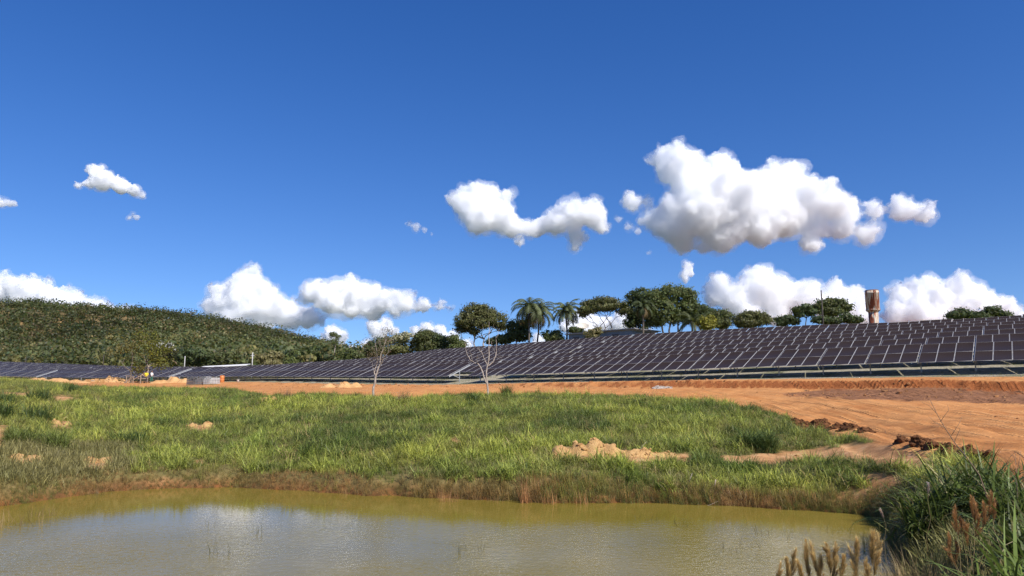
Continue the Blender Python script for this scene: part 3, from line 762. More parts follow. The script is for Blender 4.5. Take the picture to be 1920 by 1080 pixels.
for j, (px, lab, lb, tn) in enumerate([
    (352, 'dark spreading tree at the hill foot above the stacked blocks', [(345, 668, 16, 9), (365, 664, 18, 10), (385, 668, 16, 9), (362, 677, 26, 8)], GD),
    (420, 'bushy tree at the hill foot right of the dark spreading tree', [(412, 670, 14, 8), (432, 668, 14, 8), (422, 679, 20, 7)], G1),
    (455, 'low pale green tree at the hill foot behind the thin white pole', [(448, 674, 11, 7), (464, 677, 12, 6)], G2),
    (505, 'yellowish bush tree at the hill foot right of the white pole', [(498, 671, 13, 8), (515, 668, 13, 8), (508, 680, 18, 6)], GB),
    (548, 'rounded green tree at the hill foot left of the dark pair', [(540, 672, 12, 9), (556, 668, 13, 9), (548, 680, 18, 7)], G2),
    (583, 'larger dark tree of the pair left of the slender lone tree', [(575, 660, 13, 9), (592, 657, 13, 9), (584, 672, 18, 11)], GD),
    (607, 'smaller dark tree of the pair, next to the slender lone tree', [(604, 660, 10, 9), (612, 672, 13, 10)], GD),
    (652, 'light green low tree just right of the slender lone tree', [(646, 668, 12, 7), (662, 664, 10, 7), (656, 676, 16, 6)], G2),
    (682, 'low green tree left of the blossomed tree group', [(676, 668, 11, 6), (690, 664, 9, 6), (682, 674, 13, 5)], G1)]):
    tree('hill_foot_tree', lab, px, 205 + 12 * (j % 3) if px < 600 else Qd(px, 150), lb, tn, 60 + j, leaf=0.34, clumps=130, per=24, spread=0.5, group='trees along the hill foot')

def palm(label, px, depth, top_px, crown_r, seed, nf=22, trunk_r=0.17, hang=1.0, tint=(0.12, 0.14, 0.06)):
    r_ = np.random.default_rng(seed)
    bx, by, _ = at(px, 640, depth); bz = terr(bx, by, False)[0] - 0.1
    base = np.array([bx, by, bz]); root = empty('feather_palm', base); tag(root, label, 'palm tree', 'feather palms beyond the field')
    top = at(top_px[0], top_px[1], depth) - base; k = depth / FPX
    tb = MB(); tb.tube(wobble((0, 0, -0.2), top, r_, 7, 0.008), np.linspace(trunk_r * 1.15, trunk_r * 0.85, 7), 9); tb.build('trunk', MAT_BARK, root, True)
    Rm = crown_r * k
    for i in range(nf):
        az = i * 2.399 + r_.uniform(-.2, .2); el0 = R(82) - R(100) * (i / nf) ** 0.9
        L = Rm * r_.uniform(1.45, 1.75)
        t = np.linspace(0, 1, 14)
        el = el0 - t ** 1.2 * R(118) * hang * r_.uniform(0.8, 1.1)
        st = L / 13
        h = np.r_[0, np.cumsum(np.cos(el[:-1]) * st)]; v = np.r_[0, np.cumsum(np.sin(el[:-1]) * st)]
        rach = top + np.stack([h * math.cos(az), h * math.sin(az), v], 1)
        side = np.array([-math.sin(az), math.cos(az), 0])
        V = []; F = []; n0 = 0
        tt = np.linspace(0.08, 1, 44)
        pr = np.stack([np.interp(tt, t, rach[:, j]) for j in range(3)], 1)
        for sgn in (-1, 1):
            ll = L * 0.26 * np.sin(np.clip(tt * 0.92 + 0.08, 0, 1) * math.pi) ** 0.6 * r_.uniform(0.8, 1.15, len(tt))
            fw = np.gradient(pr, axis=0); fw /= np.linalg.norm(fw, axis=1)[:, None]
            tip = pr + side * sgn * ll[:, None] * 0.75 + fw * ll[:, None] * 0.45 + np.array([0, 0, -1]) * ll[:, None] * r_.uniform(0.25, 0.6, (len(tt), 1))
            w = fw * 0.055
            V.append(np.stack([pr - w, pr + w, tip], 1).reshape(-1, 3))
        V = np.concatenate(V); F = np.arange(len(V)).reshape(-1, 3)
        me = fast_mesh('frond', np.concatenate([V]), F, 3)
        c = np.tile(np.array(tint) * r_.uniform(0.75, 1.25), (len(V), 1)) if i < nf * 0.85 else np.tile(np.array([0.16, 0.11, 0.05]), (len(V), 1))
        cattr(me, 'tint', c)
        link_mesh('frond', me, MAT_LEAF, root)
    return root
palm('lone feather palm standing clear left of the flat-topped umbrella tree', 1064, Qd(1064, 124), (1062, 583), 24, 70, nf=34)
palm('taller left palm of the twin palms above the dark rounded tree', 992, Qd(992, 124), (992, 578), 28, 71, nf=34, hang=1.2)
palm('right palm of the twin palms with hanging fronds', 1008, Qd(1008, 126), (1010, 586), 28, 72, nf=34, hang=1.25)
palm('palm half hidden before the dark dense tree', 1206, Qd(1206, 118), (1205, 575), 20, 73, nf=24, hang=1.3, tint=(0.06, 0.075, 0.03))
palm('low palm with upright arching fronds right of the tallest round tree', 1298, Qd(1298, 118), (1298, 603), 24, 74, nf=18, hang=0.75, tint=(0.075, 0.085, 0.035))

# dead and half-dead trees on the grass, drawn limb by limb
def limb_tree(name, label, px, py, depth, limbs, seed, bark, leaf_spots=(), scale_r=1.0, group=None, leaf=0.07, tint=GB, twigs=3, cat='tree', per=26):
    r_ = np.random.default_rng(seed)
    p0 = at(px, py, depth); z0 = terr(p0[0], p0[1])[0]
    base = np.array([p0[0], p0[1], z0]); root = empty(name, base); tag(root, label, cat, group)
    shift = z0 - p0[2]
    tb = MB()
    for pts, r0, r1 in limbs:
        dz = 0 if pts[0] == limbs[0][0][0] else r_.uniform(-0.5, 0.5)
        n = len(pts); off = np.linspace(0, dz, n)
        P = np.array([at(x, y, depth + o) for (x, y), o in zip(pts, off)]) - base + np.array([0, 0, shift])
        if pts is limbs[0][0]: P[0, 2] -= 0.15
        # smooth the path
        t = np.linspace(0, n - 1, n * 3); Q = np.stack([np.interp(t, np.arange(n), P[:, j]) for j in range(3)], 1)
        Q[1:-1] += r_.normal(0, 0.015, (len(Q) - 2, 3))
        tb.tube(Q, np.linspace(r0, r1, len(Q)) * scale_r, 7)
        for _ in range(twigs):
            i = r_.integers(len(Q) // 2, len(Q)); e = Q[i] + r_.normal(0, 1, 3) * np.array([0.3, 0.3, 0.3]) + np.array([0, 0, 0.3])
            tb.tube(wobble(Q[i], e, r_, 4, 0.08), np.linspace(min(r1 * 0.8, 0.012), 0.004, 4), 4)
    tb.build('trunk', bark, root, True)
    if leaf_spots:
        P = []; 
        for (x, y, rx, ry, n) in leaf_spots:
            c = at(x, y, depth) - base + np.array([0, 0, shift]); k = depth / FPX
            cl = c + r_.normal(size=(n, 3)) * np.array([rx, rx, ry]) * k * 0.5
            P.append((cl[:, None] + r_.normal(size=(n, per, 3)) * 0.14 * depth / 50).reshape(-1, 3))
        P = np.concatenate(P)
        V, F, c = leaf_quads(P, leaf, r_, np.asarray(tint), 0.35)
        me = fast_mesh('crown', V, F, 4); cattr(me, 'tint', c); link_mesh('crown', me, MAT_LEAF, root)
    return root
def c8(*p): return [(640 + x / 6, 600 + y / 6) for x, y in p]
limb_tree('dead_tree', 'bare pale forked dead tree on the grass before the table gap', 914.5, 745, 49, [
    (c8((1648, 870), (1645, 780), (1638, 690), (1630, 600), (1640, 520), (1660, 450), (1665, 300), (1656, 200), (1665, 100), (1662, 20)), 0.085, 0.012),
    (c8((1640, 720), (1600, 640), (1580, 560), (1545, 495), (1500, 490), (1450, 450), (1420, 400), (1395, 320), (1400, 260)), 0.06, 0.012),
    (c8((1530, 490), (1525, 440), (1528, 400)), 0.025, 0.01), (c8((1475, 470), (1462, 390), (1445, 350)), 0.025, 0.008),
    (c8((1650, 520), (1690, 490), (1730, 430), (1745, 370), (1745, 260), (1738, 190)), 0.05, 0.01), (c8((1735, 425), (1765, 432), (1785, 428)), 0.015, 0.006),
    (c8((1640, 510), (1612, 430), (1580, 370), (1550, 340), (1520, 300)), 0.035, 0.008), (c8((1668, 320), (1690, 280), (1700, 220)), 0.02, 0.006),
    (c8((1742, 200), (1765, 170), (1770, 110)), 0.012, 0.004), (c8((1658, 230), (1630, 200), (1620, 150)), 0.012, 0.004), (c8((1578, 370), (1575, 330)), 0.012, 0.006)], 81, MAT_PALE, group='dead trees on the grass', scale_r=0.85)
limb_tree('dead_tree', 'leaning thin dead tree with wispy brown twigs by the blossomed trees', 697, 740, 50, [
    (c8((350, 830), (368, 720), (385, 620), (405, 550), (430, 480), (440, 400), (470, 300), (500, 210), (512, 130)), 0.085, 0.012),
    (c8((385, 610), (370, 560), (392, 500), (408, 430), (405, 350), (390, 280), (380, 220)), 0.05, 0.008), (c8((432, 490), (455, 450), (470, 400), (520, 350), (540, 280)), 0.035, 0.008),
    (c8((470, 300), (440, 240), (420, 190)), 0.02, 0.005), (c8((500, 210), (470, 130), (455, 70)), 0.015, 0.004), (c8((500, 210), (540, 150), (570, 100)), 0.015, 0.004), (c8((505, 170), (515, 100), (520, 60)), 0.012, 0.004), (c8((370, 560), (350, 480), (355, 430)), 0.012, 0.005)],
    82, MAT_PALE, [(700, 648, 22, 26, 26), (712, 660, 24, 16, 22), (726, 620, 16, 14, 12), (722, 640, 20, 20, 18)], group='dead trees on the grass', leaf=0.045, tint=(0.15, 0.11, 0.06), twigs=7, per=12)
def c9(*p): return [(200 + x / 9, 620 + y / 9) for x, y in p]
limb_tree('sapling', 'dark-trunked sapling with tufts of green beside the workers, left one', 246, 716, 104, [
    (c9((410, 880), (410, 760), (405, 660), (360, 630), (310, 595), (270, 540), (235, 480)), 0.13, 0.03), (c9((270, 520), (290, 480), (310, 455)), 0.05, 0.02),
    (c9((408, 660), (425, 560), (440, 440), (428, 350), (440, 280), (470, 250)), 0.07, 0.02)],
    83, MAT_BARK, [(222, 656, 26, 34, 24), (250, 640, 24, 30, 26), (262, 690, 12, 10, 20), (255, 660, 16, 20, 10)], group='saplings by the workers', leaf=0.13, tint=(0.12, 0.105, 0.03), twigs=3, per=14)
limb_tree('sapling', 'pale-trunked leafy sapling over the worker in yellow', 275, 716, 106, [
    (c9((680, 860), (690, 740), (700, 660), (710, 600), (680, 545), (665, 505)), 0.12, 0.04), (c9((710, 600), (735, 560), (772, 540)), 0.07, 0.03), (c9((700, 660), (640, 440), (610, 400)), 0.04, 0.015), (c9((690, 430), (705, 405), (740, 390)), 0.05, 0.03), (c9((680, 545), (690, 470), (695, 430)), 0.06, 0.04),
    (c9((570, 800), (545, 770), (520, 730)), 0.1, 0.07)],
    84, MAT_PALE, [(272, 640, 24, 34, 34), (296, 668, 24, 24, 40), (288, 650, 20, 16, 14), (258, 692, 10, 10, 12)], group='saplings by the workers', leaf=0.14, tint=(0.13, 0.13, 0.02), twigs=3, per=16)
tree('blossom_tree', 'white-blossomed spreading tree behind the leafy sapling', 302, 175, [(292, 652, 12, 7), (310, 650, 14, 7), (320, 662, 12, 12), (302, 668, 18, 14)], (0.06, 0.06, 0.022), 85, clumps=170, spread=0.4, flower=((0.6, 0.58, 0.5), 0.42), group='trees along the hill foot')

# ------------------------------------------------------------------ woodland on the hill: far off, one mass
def woodland():
    r_ = np.random.default_rng(5)
    n = 26000
    d = np.sqrt(r_.uniform(215 ** 2, 640 ** 2, n)); x = (r_.uniform(-420, 720, n) - 960) / FPX * d
    z = terr(x, d, False)
    px, py = project(x, d, z)
    q, s = qs(x, d)
    dens = fbm(x * 0.02, d * 0.02, 51, 4)
    keep = (q > QT + 9) & (px < 700) & (dens + r_.uniform(-0.16, 0.16, n) > 0.38) & (r_.uniform(size=n) < 0.36)
    # thin out where the ground is low in front
    x, d, z, dens = x[keep], d[keep], z[keep], dens[keep]
    m = len(x)
    hgt = (2.2 + r_.gamma(2.0, 1.15, m)) * (0.75 + 1.1 * (fbm(x * 0.035 + 5, d * 0.035, 53, 3) - 0.2)); hgt = np.clip(hgt, 1.6, 9.5); rad = hgt * r_.uniform(0.5, 0.85, m)
    per = 38
    a = r_.normal(size=(m, per, 3)); a /= np.linalg.norm(a, axis=2)[..., None]
    P = np.stack([x, d, z + hgt * 0.62], 1)[:, None] + a * (r_.uniform(0.7, 1.05, (m, per, 1)) * rad[:, None, None] * np.array([1, 1, 0.62]))
    base = np.array([[0.08, 0.095, 0.034], [0.105, 0.112, 0.04], [0.062, 0.078, 0.034], [0.15, 0.135, 0.05], [0.2, 0.15, 0.07]])
    ti = r_.choice(5, m, p=[0.34, 0.28, 0.22, 0.12, 0.04])
    zone_t = np.clip((fbm(x * 0.012 + 3, d * 0.012, 54, 3) - 0.3) / 0.4, 0, 1)[:, None]
    col = np.repeat(base[ti] * r_.uniform(0.65, 1.25, (m, 1)) * (0.6 + 0.6 * zone_t), per, 0)
    V, F, c = leaf_quads(P.reshape(-1, 3), 0.6, r_, col, 0.14, aspect=0.8, nrm=(a * np.array([1, 1, 1.3])).reshape(-1, 3), jit=0.55)
    me = fast_mesh('hillside_woodland', V, F, 4); cattr(me, 'tint', c)
    o = link_mesh('hillside_woodland', me, MAT_LEAF)
    tag(o, 'dense dark green scrub woodland covering the hill on the left', 'woodland', kind='stuff')
    print('woodland trees', m)
woodland()
# ------------------------------------------------------------------ grass
def blade_tuft(seed, nb, h, spread, droop, width, segs=3, lean=0.5, hvar=0.4):
    """one tuft: nb tapering ribbons that rise and arch over"""
    r_ = np.random.default_rng(seed)
    az = r_.uniform(0, 2 * math.pi, nb); L = h * r_.uniform(1 - hvar, 1 + hvar, nb)
    rad = spread * np.sqrt(r_.uniform(0, 1, nb)); a2 = r_.uniform(0, 2 * math.pi, nb)
    root = np.stack([rad * np.cos(a2), rad * np.sin(a2), np.zeros(nb) - 0.03], 1)
    el0 = R(90) - np.abs(r_.normal(0, lean, nb)); bend = droop * r_.uniform(0.4, 1.3, nb)
    t = np.linspace(0, 1, segs + 1)
    pts = [root]; 
    for i in range(segs):
        e = el0 - bend * ((t[i] + t[i + 1]) / 2) ** 1.4
        st = (L / segs)[:, None]
        pts.append(pts[-1] + st * np.stack([np.cos(e) * np.cos(az), np.cos(e) * np.sin(az), np.sin(e)], 1))
    fa = az + math.pi / 2 + r_.normal(0, 0.5, nb)
    side = np.stack([np.cos(fa), np.sin(fa), np.zeros(nb)], 1)
    w = width * r_.uniform(0.7, 1.3, nb)
    V = []; 
    for i in range(segs):
        ww = (w * (1 - 0.75 * (t[i] ** 1.5)) * (0.7 if i == 0 else 1))[:, None] * side * 0.5
        V += [pts[i] - ww, pts[i] + ww]
    V.append(pts[-1])
    nv = 2 * segs + 1
    V = np.stack(V, 1).reshape(-1, 3)
    F = []
    b = np.arange(nb) * nv
    for i in range(segs - 1):
        F.append(np.stack([b + 2 * i, b + 2 * i + 1, b + 2 * i + 3, b + 2 * i + 2], 1))
    quads = np.concatenate(F) if F else np.zeros((0, 4), int)
    tris = np.stack([b + 2 * segs - 2, b + 2 * segs - 1, b + 2 * segs], 1)
    return V, quads, tris, np.tile(np.repeat(t, 2)[:nv], nb)

def tuft_mesh(name, parts, mat):
    """parts: list of blade_tuft results with offsets and tints"""
    V = []; Q = []; T = []; C = []; n = 0
    for (v, q, t, along), tint in parts:
        V.append(v); Q += (q + n).tolist(); T += (t + n).tolist(); n += len(v)
        tint = np.asarray(tint, float)
        rv = np.repeat(np.random.default_rng(n).uniform(0.5, 1.5, len(t)), len(v) // len(t))[:, None]
        C.append(np.tile(tint, (len(v), 1)) * rv)
    me = bpy.data.meshes.new(name); me.from_pydata(np.concatenate(V).tolist(), [], Q + T); cattr(me, 'tint', np.concatenate(C))
    me.materials.append(mat)
    return me

def grass_material(name, instanced=True):
    n = NT(name)
    t = n.n('ShaderNodeAttribute', attribute_name='tint').outputs['Color']
    if instanced:
        t2 = n.n('ShaderNodeAttribute', attribute_name='itint', attribute_type='INSTANCER').outputs['Color']
        t = n.mix(1.0, t, t2, 'MULTIPLY')
    d = n.n('ShaderNodeBsdfPrincipled', {'Base Color': t, 'Roughness': 0.5, 'Specular IOR Level': 0.3})
    tr = n.n('ShaderNodeBsdfTranslucent', {'Color': t})
    m = n.n('ShaderNodeMixShader', {0: 0.3}); n.t.links.new(d.outputs[0], m.inputs[1]); n.t.links.new(tr.outputs[0], m.inputs[2])
    n.t.links.new(m.outputs[0], n.out.inputs['Surface']); return n.m
MAT_GRASS = grass_material('grass_blades'); MAT_BLADE = grass_material('plant_blades', False)

def scatter(name, label, cat, P, itint, scl, protos, seed):
    """ONE object: tufts scattered on the points P (geometry nodes instances)"""
    r_ = np.random.default_rng(seed); n = len(P)
    me = bpy.data.meshes.new(name); me.vertices.add(n); me.vertices.foreach_set('co', P.astype(np.float32).ravel()); me.update()
    cattr(me, 'itint', itint); fattr(me, 'scl', scl)
    fattr(me, 'rz', r_.uniform(0, 6.283, n)); fattr(me, 'tl', r_.normal(0, 0.12, n))
    a = me.attributes.new('pick', 'INT', 'POINT'); a.data.foreach_set('value', r_.integers(0, len(protos), n).astype(np.int32))
    o = link_mesh(name, me); tag(o, label, cat, kind='stuff')
    g = bpy.data.node_groups.new(name + '_nodes', 'GeometryNodeTree')
    g.interface.new_socket('Geometry', in_out='INPUT', socket_type='NodeSocketGeometry'); g.interface.new_socket('Geometry', in_out='OUTPUT', socket_type='NodeSocketGeometry')
    N = g.nodes.new; L = g.links.new
    gi = N('NodeGroupInput'); go = N('NodeGroupOutput'); iop = N('GeometryNodeInstanceOnPoints'); join = N('GeometryNodeGeometryToInstance')
    for pm_ in reversed(protos):
        po = bpy.data.objects.new(name + '_tuft', pm_)
        oi = N('GeometryNodeObjectInfo'); oi.inputs['Object'].default_value = po; oi.transform_space = 'ORIGINAL'; oi.inputs['As Instance'].default_value = True
        L(oi.outputs['Geometry'], join.inputs[0])
    def na(nm, ty):
        x = N('GeometryNodeInputNamedAttribute'); x.data_type = ty; x.inputs['Name'].default_value = nm; return x.outputs['Attribute']
    L(gi.outputs[0], iop.inputs['Points']); L(join.outputs[0], iop.inputs['Instance'])
    iop.inputs['Pick Instance'].default_value = True; L(na('pick', 'INT'), iop.inputs['Instance Index'])
    cx = N('ShaderNodeCombineXYZ'); L(na('tl', 'FLOAT'), cx.inputs[0]); L(na('rz', 'FLOAT'), cx.inputs[2]); L(cx.outputs[0], iop.inputs['Rotation'])
    L(na('scl', 'FLOAT'), iop.inputs['Scale']); L(iop.outputs[0], go.inputs[0])
    md = o.modifiers.new('scatter', 'NODES'); md.node_group = g
    return o

W1 = (1.0, 1.0, 1.0)
lush = [tuft_mesh('lush_tuft', [(blade_tuft(s, 13, 0.47, 0.17, 1.8, 0.026, lean=0.6), W1), (blade_tuft(s + 50, 4, 0.62, 0.1, 1.3, 0.015), (1.45, 1.35, 1.2))], MAT_GRASS) for s in range(7)]
fine_t = [tuft_mesh('fine_tuft', [(blade_tuft(s + 100, 16, 0.30, 0.2, 1.0, 0.012, lean=0.4), W1)], MAT_GRASS) for s in range(4)]
dry = [tuft_mesh('dry_tuft', [(blade_tuft(s + 200, 15, 0.34, 0.15, 0.9, 0.011, lean=0.42), W1), (blade_tuft(s + 230, 6, 0.5, 0.1, 0.5, 0.006, lean=0.2), (1.3, 1.15, 0.9))], MAT_GRASS) for s in range(4)]

def meadow():
    r_ = np.random.default_rng(99)
    n = 190000
    # denser near, thinner far
    y = (r_.uniform(0, 1, n) * (100 ** 0.75 - 9 ** 0.75) + 9 ** 0.75) ** (1 / 0.75)
    x = r_.uniform(-0.86, 0.84, n) * (y + 4)
    z = terr(x, y)
    dirt, bare, gravel, soil, px, py, q, s = masks(x, y, z)
    sd = poly_sd(x, y, POND)
    patch = fbm(x * 0.16, y * 0.16, 61, 3); patch2 = fbm(x * 0.55, y * 0.55, 62, 3); p3 = fbm(x * 0.09 + 7, y * 0.09, 63, 3)
    ok = (z > 0.0) & (sd > -0.5) & (bare + r_.normal(0, 0.18, n) < 0.35) & (soil < 0.4)
    edge = dirt + r_.normal(0, 0.15, n) < 0.4
    back = (q > Q0 - 2) | (q > Q0 - 7) & (px < 420)
    main = ok & edge & (q < Q0 - 3)
    shore = (sd < 0.5 + 1.3 * (patch2 - 0.4)) & (y > 12) & (x < 9)
    left = (px < 260 + 160 * (patch2 - .5)) & (py > 835)
    gap = vnoise(x * 1.3, y * 1.3, 65) < 0.1
    # the grass grows in bunches: distance to the nearest bunch and that bunch's own tone
    cs = 1.0; best = np.full(n, 9.0); tone = np.zeros(n)
    ci = np.floor(x / cs); cj = np.floor(y / cs)
    for a_ in (-1, 0, 1):
        for b_ in (-1, 0, 1):
            u_ = ci + a_; v_ = cj + b_
            hx = vnoise(u_ + 0.0, v_ + 0.0, 81); hy = vnoise(u_ + 0.0, v_ + 0.0, 82); ht = vnoise(u_ + 0.0, v_ + 0.0, 83)
            dd = np.hypot(x - (u_ + hx) * cs, y - (v_ + hy) * cs) / (0.55 + 0.9 * ht)
            mm = dd < best; best = np.where(mm, dd, best); tone = np.where(mm, ht, tone)
    bunch = np.exp(-(best / 0.34) ** 2)
    def col(m, pal):
        a = patch[m]; b = patch2[m]; c = p3[m]
        t = np.clip((a - 0.33) / 0.34, 0, 1)[:, None]; u = np.clip((b - 0.3) / 0.4, 0, 1)[:, None]
        C = (np.asarray(pal[0]) * (1 - t) + np.asarray(pal[1]) * t) * (1 - 0.5 * u) + np.asarray(pal[2]) * 0.5 * u
        return C * r_.uniform(0.75, 1.28, (m.sum(), 1))
    far = np.clip((y - 25) / 40, 0, 1)
    nearbank = (y < 15.5) & (x > 3.5)
    m = main & ~shore & ~left & ~gap & ~nearbank & ((bunch > 0.12) | (r_.uniform(size=n) < 0.75))
    scl = (0.26 + 0.26 * patch2 + 0.56 * bunch) * r_.uniform(0.75, 1.3, n) * np.clip(1.0 - 0.5 * (bare > 0.05), .4, 1) * (0.8 + 0.5 * patch)
    scl = np.where((dirt > 0.02), scl * 0.75, scl)
    lefty = np.clip((380 - px) / 500, 0, 1)
    C = col(m, [(0.148, 0.19, 0.036), (0.262, 0.292, 0.048), (0.28, 0.272, 0.066)]) * (0.62 + 0.55 * tone[m] + 0.25 * bunch[m])[:, None]
    C = C * (1 - 0.35 * lefty[m][:, None]) + np.array([0.33, 0.29, 0.09]) * 0.35 * lefty[m][:, None]
    drk = (fbm(x[m] * 0.3 + 3, y[m] * 0.3, 66, 3) > 0.58); C[drk] = C[drk] * np.array([0.5, 0.58, 0.6])
    rr_ = r_.uniform(size=m.sum()); C[rr_ < 0.025] = np.array([0.36, 0.27, 0.12]); wd = rr_ > 0.92; C[wd] = C[wd] * np.array([0.42, 0.5, 0.55])
    scatter('meadow_grass', 'tall green tufted grass covering the slope above the pond', 'grass', np.stack([x, y, z], 1)[m], C, scl[m], lush, 1)
    m2 = main & (dirt < 0.3) & ((left & ~shore) | (nearbank & (r_.uniform(size=n) < 0.3)) | ((r_.uniform(size=n) < 0.10) & ~shore))
    C = col(m2, [(0.20, 0.19, 0.065), (0.30, 0.255, 0.095), (0.24, 0.23, 0.07)])
    scatter('fine_grass', 'fine olive grass at the left shore and between the tufts', 'grass', np.stack([x, y, z], 1)[m2], C, (0.8 + 0.5 * r_.uniform(size=n))[m2], fine_t, 2)
    m3 = ok & shore & (px < 1660) & (bare < 0.5) & (r_.uniform(size=n) < 0.9)
    C = col(m3, [(0.22, 0.16, 0.055), (0.31, 0.21, 0.085), (0.22, 0.20, 0.06)])
    gs = (patch2[m3] > 0.54); C[gs] = C[gs] * 0.4 + np.array([0.22, 0.24, 0.05]) * 0.6
    scatter('dry_shore_grass', 'dry reddish brown sedge fringing the far pond shore', 'grass', np.stack([x, y, z], 1)[m3], C, (0.4 + 0.55 * patch2[m3]) * r_.uniform(0.7, 1.3, m3.sum()) * np.where(px[m3] < 780, 0.65, 1.0), dry, 3)
    # a dense band right along the waterline
    nb = 15000; seg = r_.integers(1, 17, nb); tt = r_.uniform(0, 1, (nb, 1)); pe = POND[seg] * (1 - tt) + POND[(seg + 1) % len(POND)] * tt
    pe = pe + r_.normal(0, 0.3, (nb, 2)); xs, ys = pe[:, 0], pe[:, 1]; zs = terr(xs, ys); k2 = (zs > -0.06) & (zs < 0.75)
    pt = fbm(xs * 0.5, ys * 0.5, 91, 3); xs, ys, zs, pt = xs[k2], ys[k2], zs[k2], pt[k2]
    mixr = np.clip((fbm(xs * 0.6 + 4, ys * 0.6, 93, 3) - 0.35) / 0.3 + r_.normal(0, 0.3, len(xs)), 0, 1)[:, None]
    C = (np.array([0.33, 0.19, 0.08]) * mixr + np.array([0.22, 0.18, 0.065]) * (1 - mixr)) * r_.uniform(0.45, 1.35, (len(xs), 1))
    grn = r_.uniform(size=len(xs)) < 0.6 * (fbm(xs * 0.35 + 9, ys * 0.35, 92, 2) > 0.5)
    C[grn] = np.array([0.17, 0.19, 0.05]) * r_.uniform(0.6, 1.3, (grn.sum(), 1))
    scatter('waterline_sedge', 'short brown sedge growing right along the waterline', 'grass', np.stack([xs, ys, zs], 1), C, (0.2 + 0.42 * pt) * r_.uniform(0.5, 1.4, len(xs)) * np.where(project(xs, ys, zs)[0] < 780, 0.65, 1.0), dry, 5)
    # thin weeds beneath and between the tables
    k = 9000
    qq = r_.uniform(Q0 - 2.0, QT + 6, k); ss = r_.uniform(-250, 8, k); xx, yy = xy(qq, ss); zz = terr(xx, yy, False)
    pp = fbm(xx * 0.1, yy * 0.1, 71, 3); g = pp > 0.47
    scatter('yard_weeds', 'thin weeds growing on the gravel between the solar tables', 'weeds', np.stack([xx, yy, zz], 1)[g], np.tile([0.12, 0.13, 0.04], (g.sum(), 1)) * r_.uniform(0.7, 1.4, (g.sum(), 1)), r_.uniform(0.5, 1.0, g.sum()), fine_t, 4)
    print('tufts', m.sum(), m2.sum(), m3.sum())
meadow()

# big single tussocks and shrubs that stand out of the meadow
def tussock(name, label, px, py, depth, h, spread, nb, tint, seed, droop=1.6, width=0.02, segs=4, lean=0.55, cat='grass clump', group=None, extra=None, z=None):
    p = at(px, py, depth); zz = terr(p[0], p[1])[0] if z is None else z
    parts = [(blade_tuft(seed, nb, h, spread, droop, width, segs, lean), tint)]
    if extra: parts += [(blade_tuft(seed + 7 + i, *e[0]), e[1]) for i, e in enumerate(extra)]
    root = empty(name, (p[0], p[1], zz))
    tag(root, label, cat, group)
    link_mesh('blades', tuft_mesh('blades', parts, MAT_BLADE), None, root)
    return root
TG = 'tall tussocks on the grass slope'
DKG = (0.085, 0.125, 0.03)
for i, (px, py, d, h, sp, lab) in enumerate([
    (70, 748, 47, 0.95, 0.55, 'dark tussock nearest the table strut at upper left'), (68, 792, 33, 0.8, 0.55, 'broad dark tussock in the middle of the left slope'),
    (8, 762, 42, 0.9, 0.4, 'dark tussock cut by the left edge, upper one'), (3, 792, 33, 0.85, 0.4, 'dark tussock cut by the left edge, lower one'), (135, 733, 58, 0.8, 0.5, 'small dark tussock on the rim below the sand heap'),
    (40, 838, 25.5, 0.6, 0.4, 'green tussock above the left shore, left of two'), (100, 836, 25.5, 0.6, 0.36, 'green tussock above the left shore, right of two'), (240, 826, 29, 0.55, 0.6, 'wide flat dark green tussock left of the bare earth'),
    (1405, 838, 26, 0.7, 0.3, 'dark upright tussock above the bare earth strip, left of two'), (1440, 842, 25.5, 0.7, 0.24, 'dark upright tussock above the bare earth strip, right of two'), (885, 752, 44, 0.7, 0.35, 'dark tussock left of the forked dead tree foot'), (950, 738, 50, 0.7, 0.25, 'dark tussock on the rim right of the forked dead tree')]):
    tussock('tussock', lab, px, py + 4, d, h * 1.25, sp * 1.1, 480, DKG if i not in (5, 6) else (0.16, 0.19, 0.04), 300 + i, group=TG, width=0.02)
tussock('brown_bush', 'brownish dry bush on the slope between the two dead trees', 757, 757, 45, 0.75, 0.4, 380, (0.26, 0.18, 0.09), 320, droop=0.9, width=0.012, lean=0.6, cat='bush')
tussock('brown_bush', 'low dark bush left of the brownish dry bush', 690, 772, 41, 0.5, 0.8, 420, (0.15, 0.14, 0.055), 321, droop=1.1, width=0.012, lean=0.6, cat='bush')
tussock('brown_bush', 'thin dry bush at the edge of the bare earth on the rim', 537, 752, 52, 0.75, 0.25, 120, (0.2, 0.14, 0.08), 322, droop=0.5, width=0.01, lean=0.35, cat='bush')
tussock('brown_bush', 'dark dry weed at the left end of the red shore soil', 185, 905, 21.5, 0.5, 0.2, 160, (0.12, 0.095, 0.05), 323, droop=0.5, width=0.01, lean=0.3, cat='bush')
for i, (px, py, d, h, sp, nb, lab) in enumerate([
    (843, 934, 20.2, 0.75, 0.28, 170, 'widest clump of rusty reeds on the far shore'), (928, 936, 20, 0.6, 0.18, 90, 'low rusty reeds between the two tall reed clumps'), (985, 938, 19.9, 0.85, 0.12, 90, 'tall narrow clump of rusty reeds right of centre'),
    (805, 936, 20.3, 0.6, 0.1, 45, 'thin rusty reeds left of the widest reed clump'), (1090, 940, 19.7, 0.55, 0.25, 90, 'loose rusty reeds below the sandy heap'), (1030, 940, 19.8, 0.5, 0.25, 80, 'short rusty reeds just right of the tall narrow clump'), (650, 928, 21.4, 0.35, 0.3, 80, 'short brown reeds left of centre on the shore')]):
    tussock('reed_clump', lab, px, py, d, h, sp, nb, (0.44, 0.22, 0.09), 340 + i, droop=0.35, width=0.009, lean=0.14, cat='reeds', group='rusty reeds on the far shore')

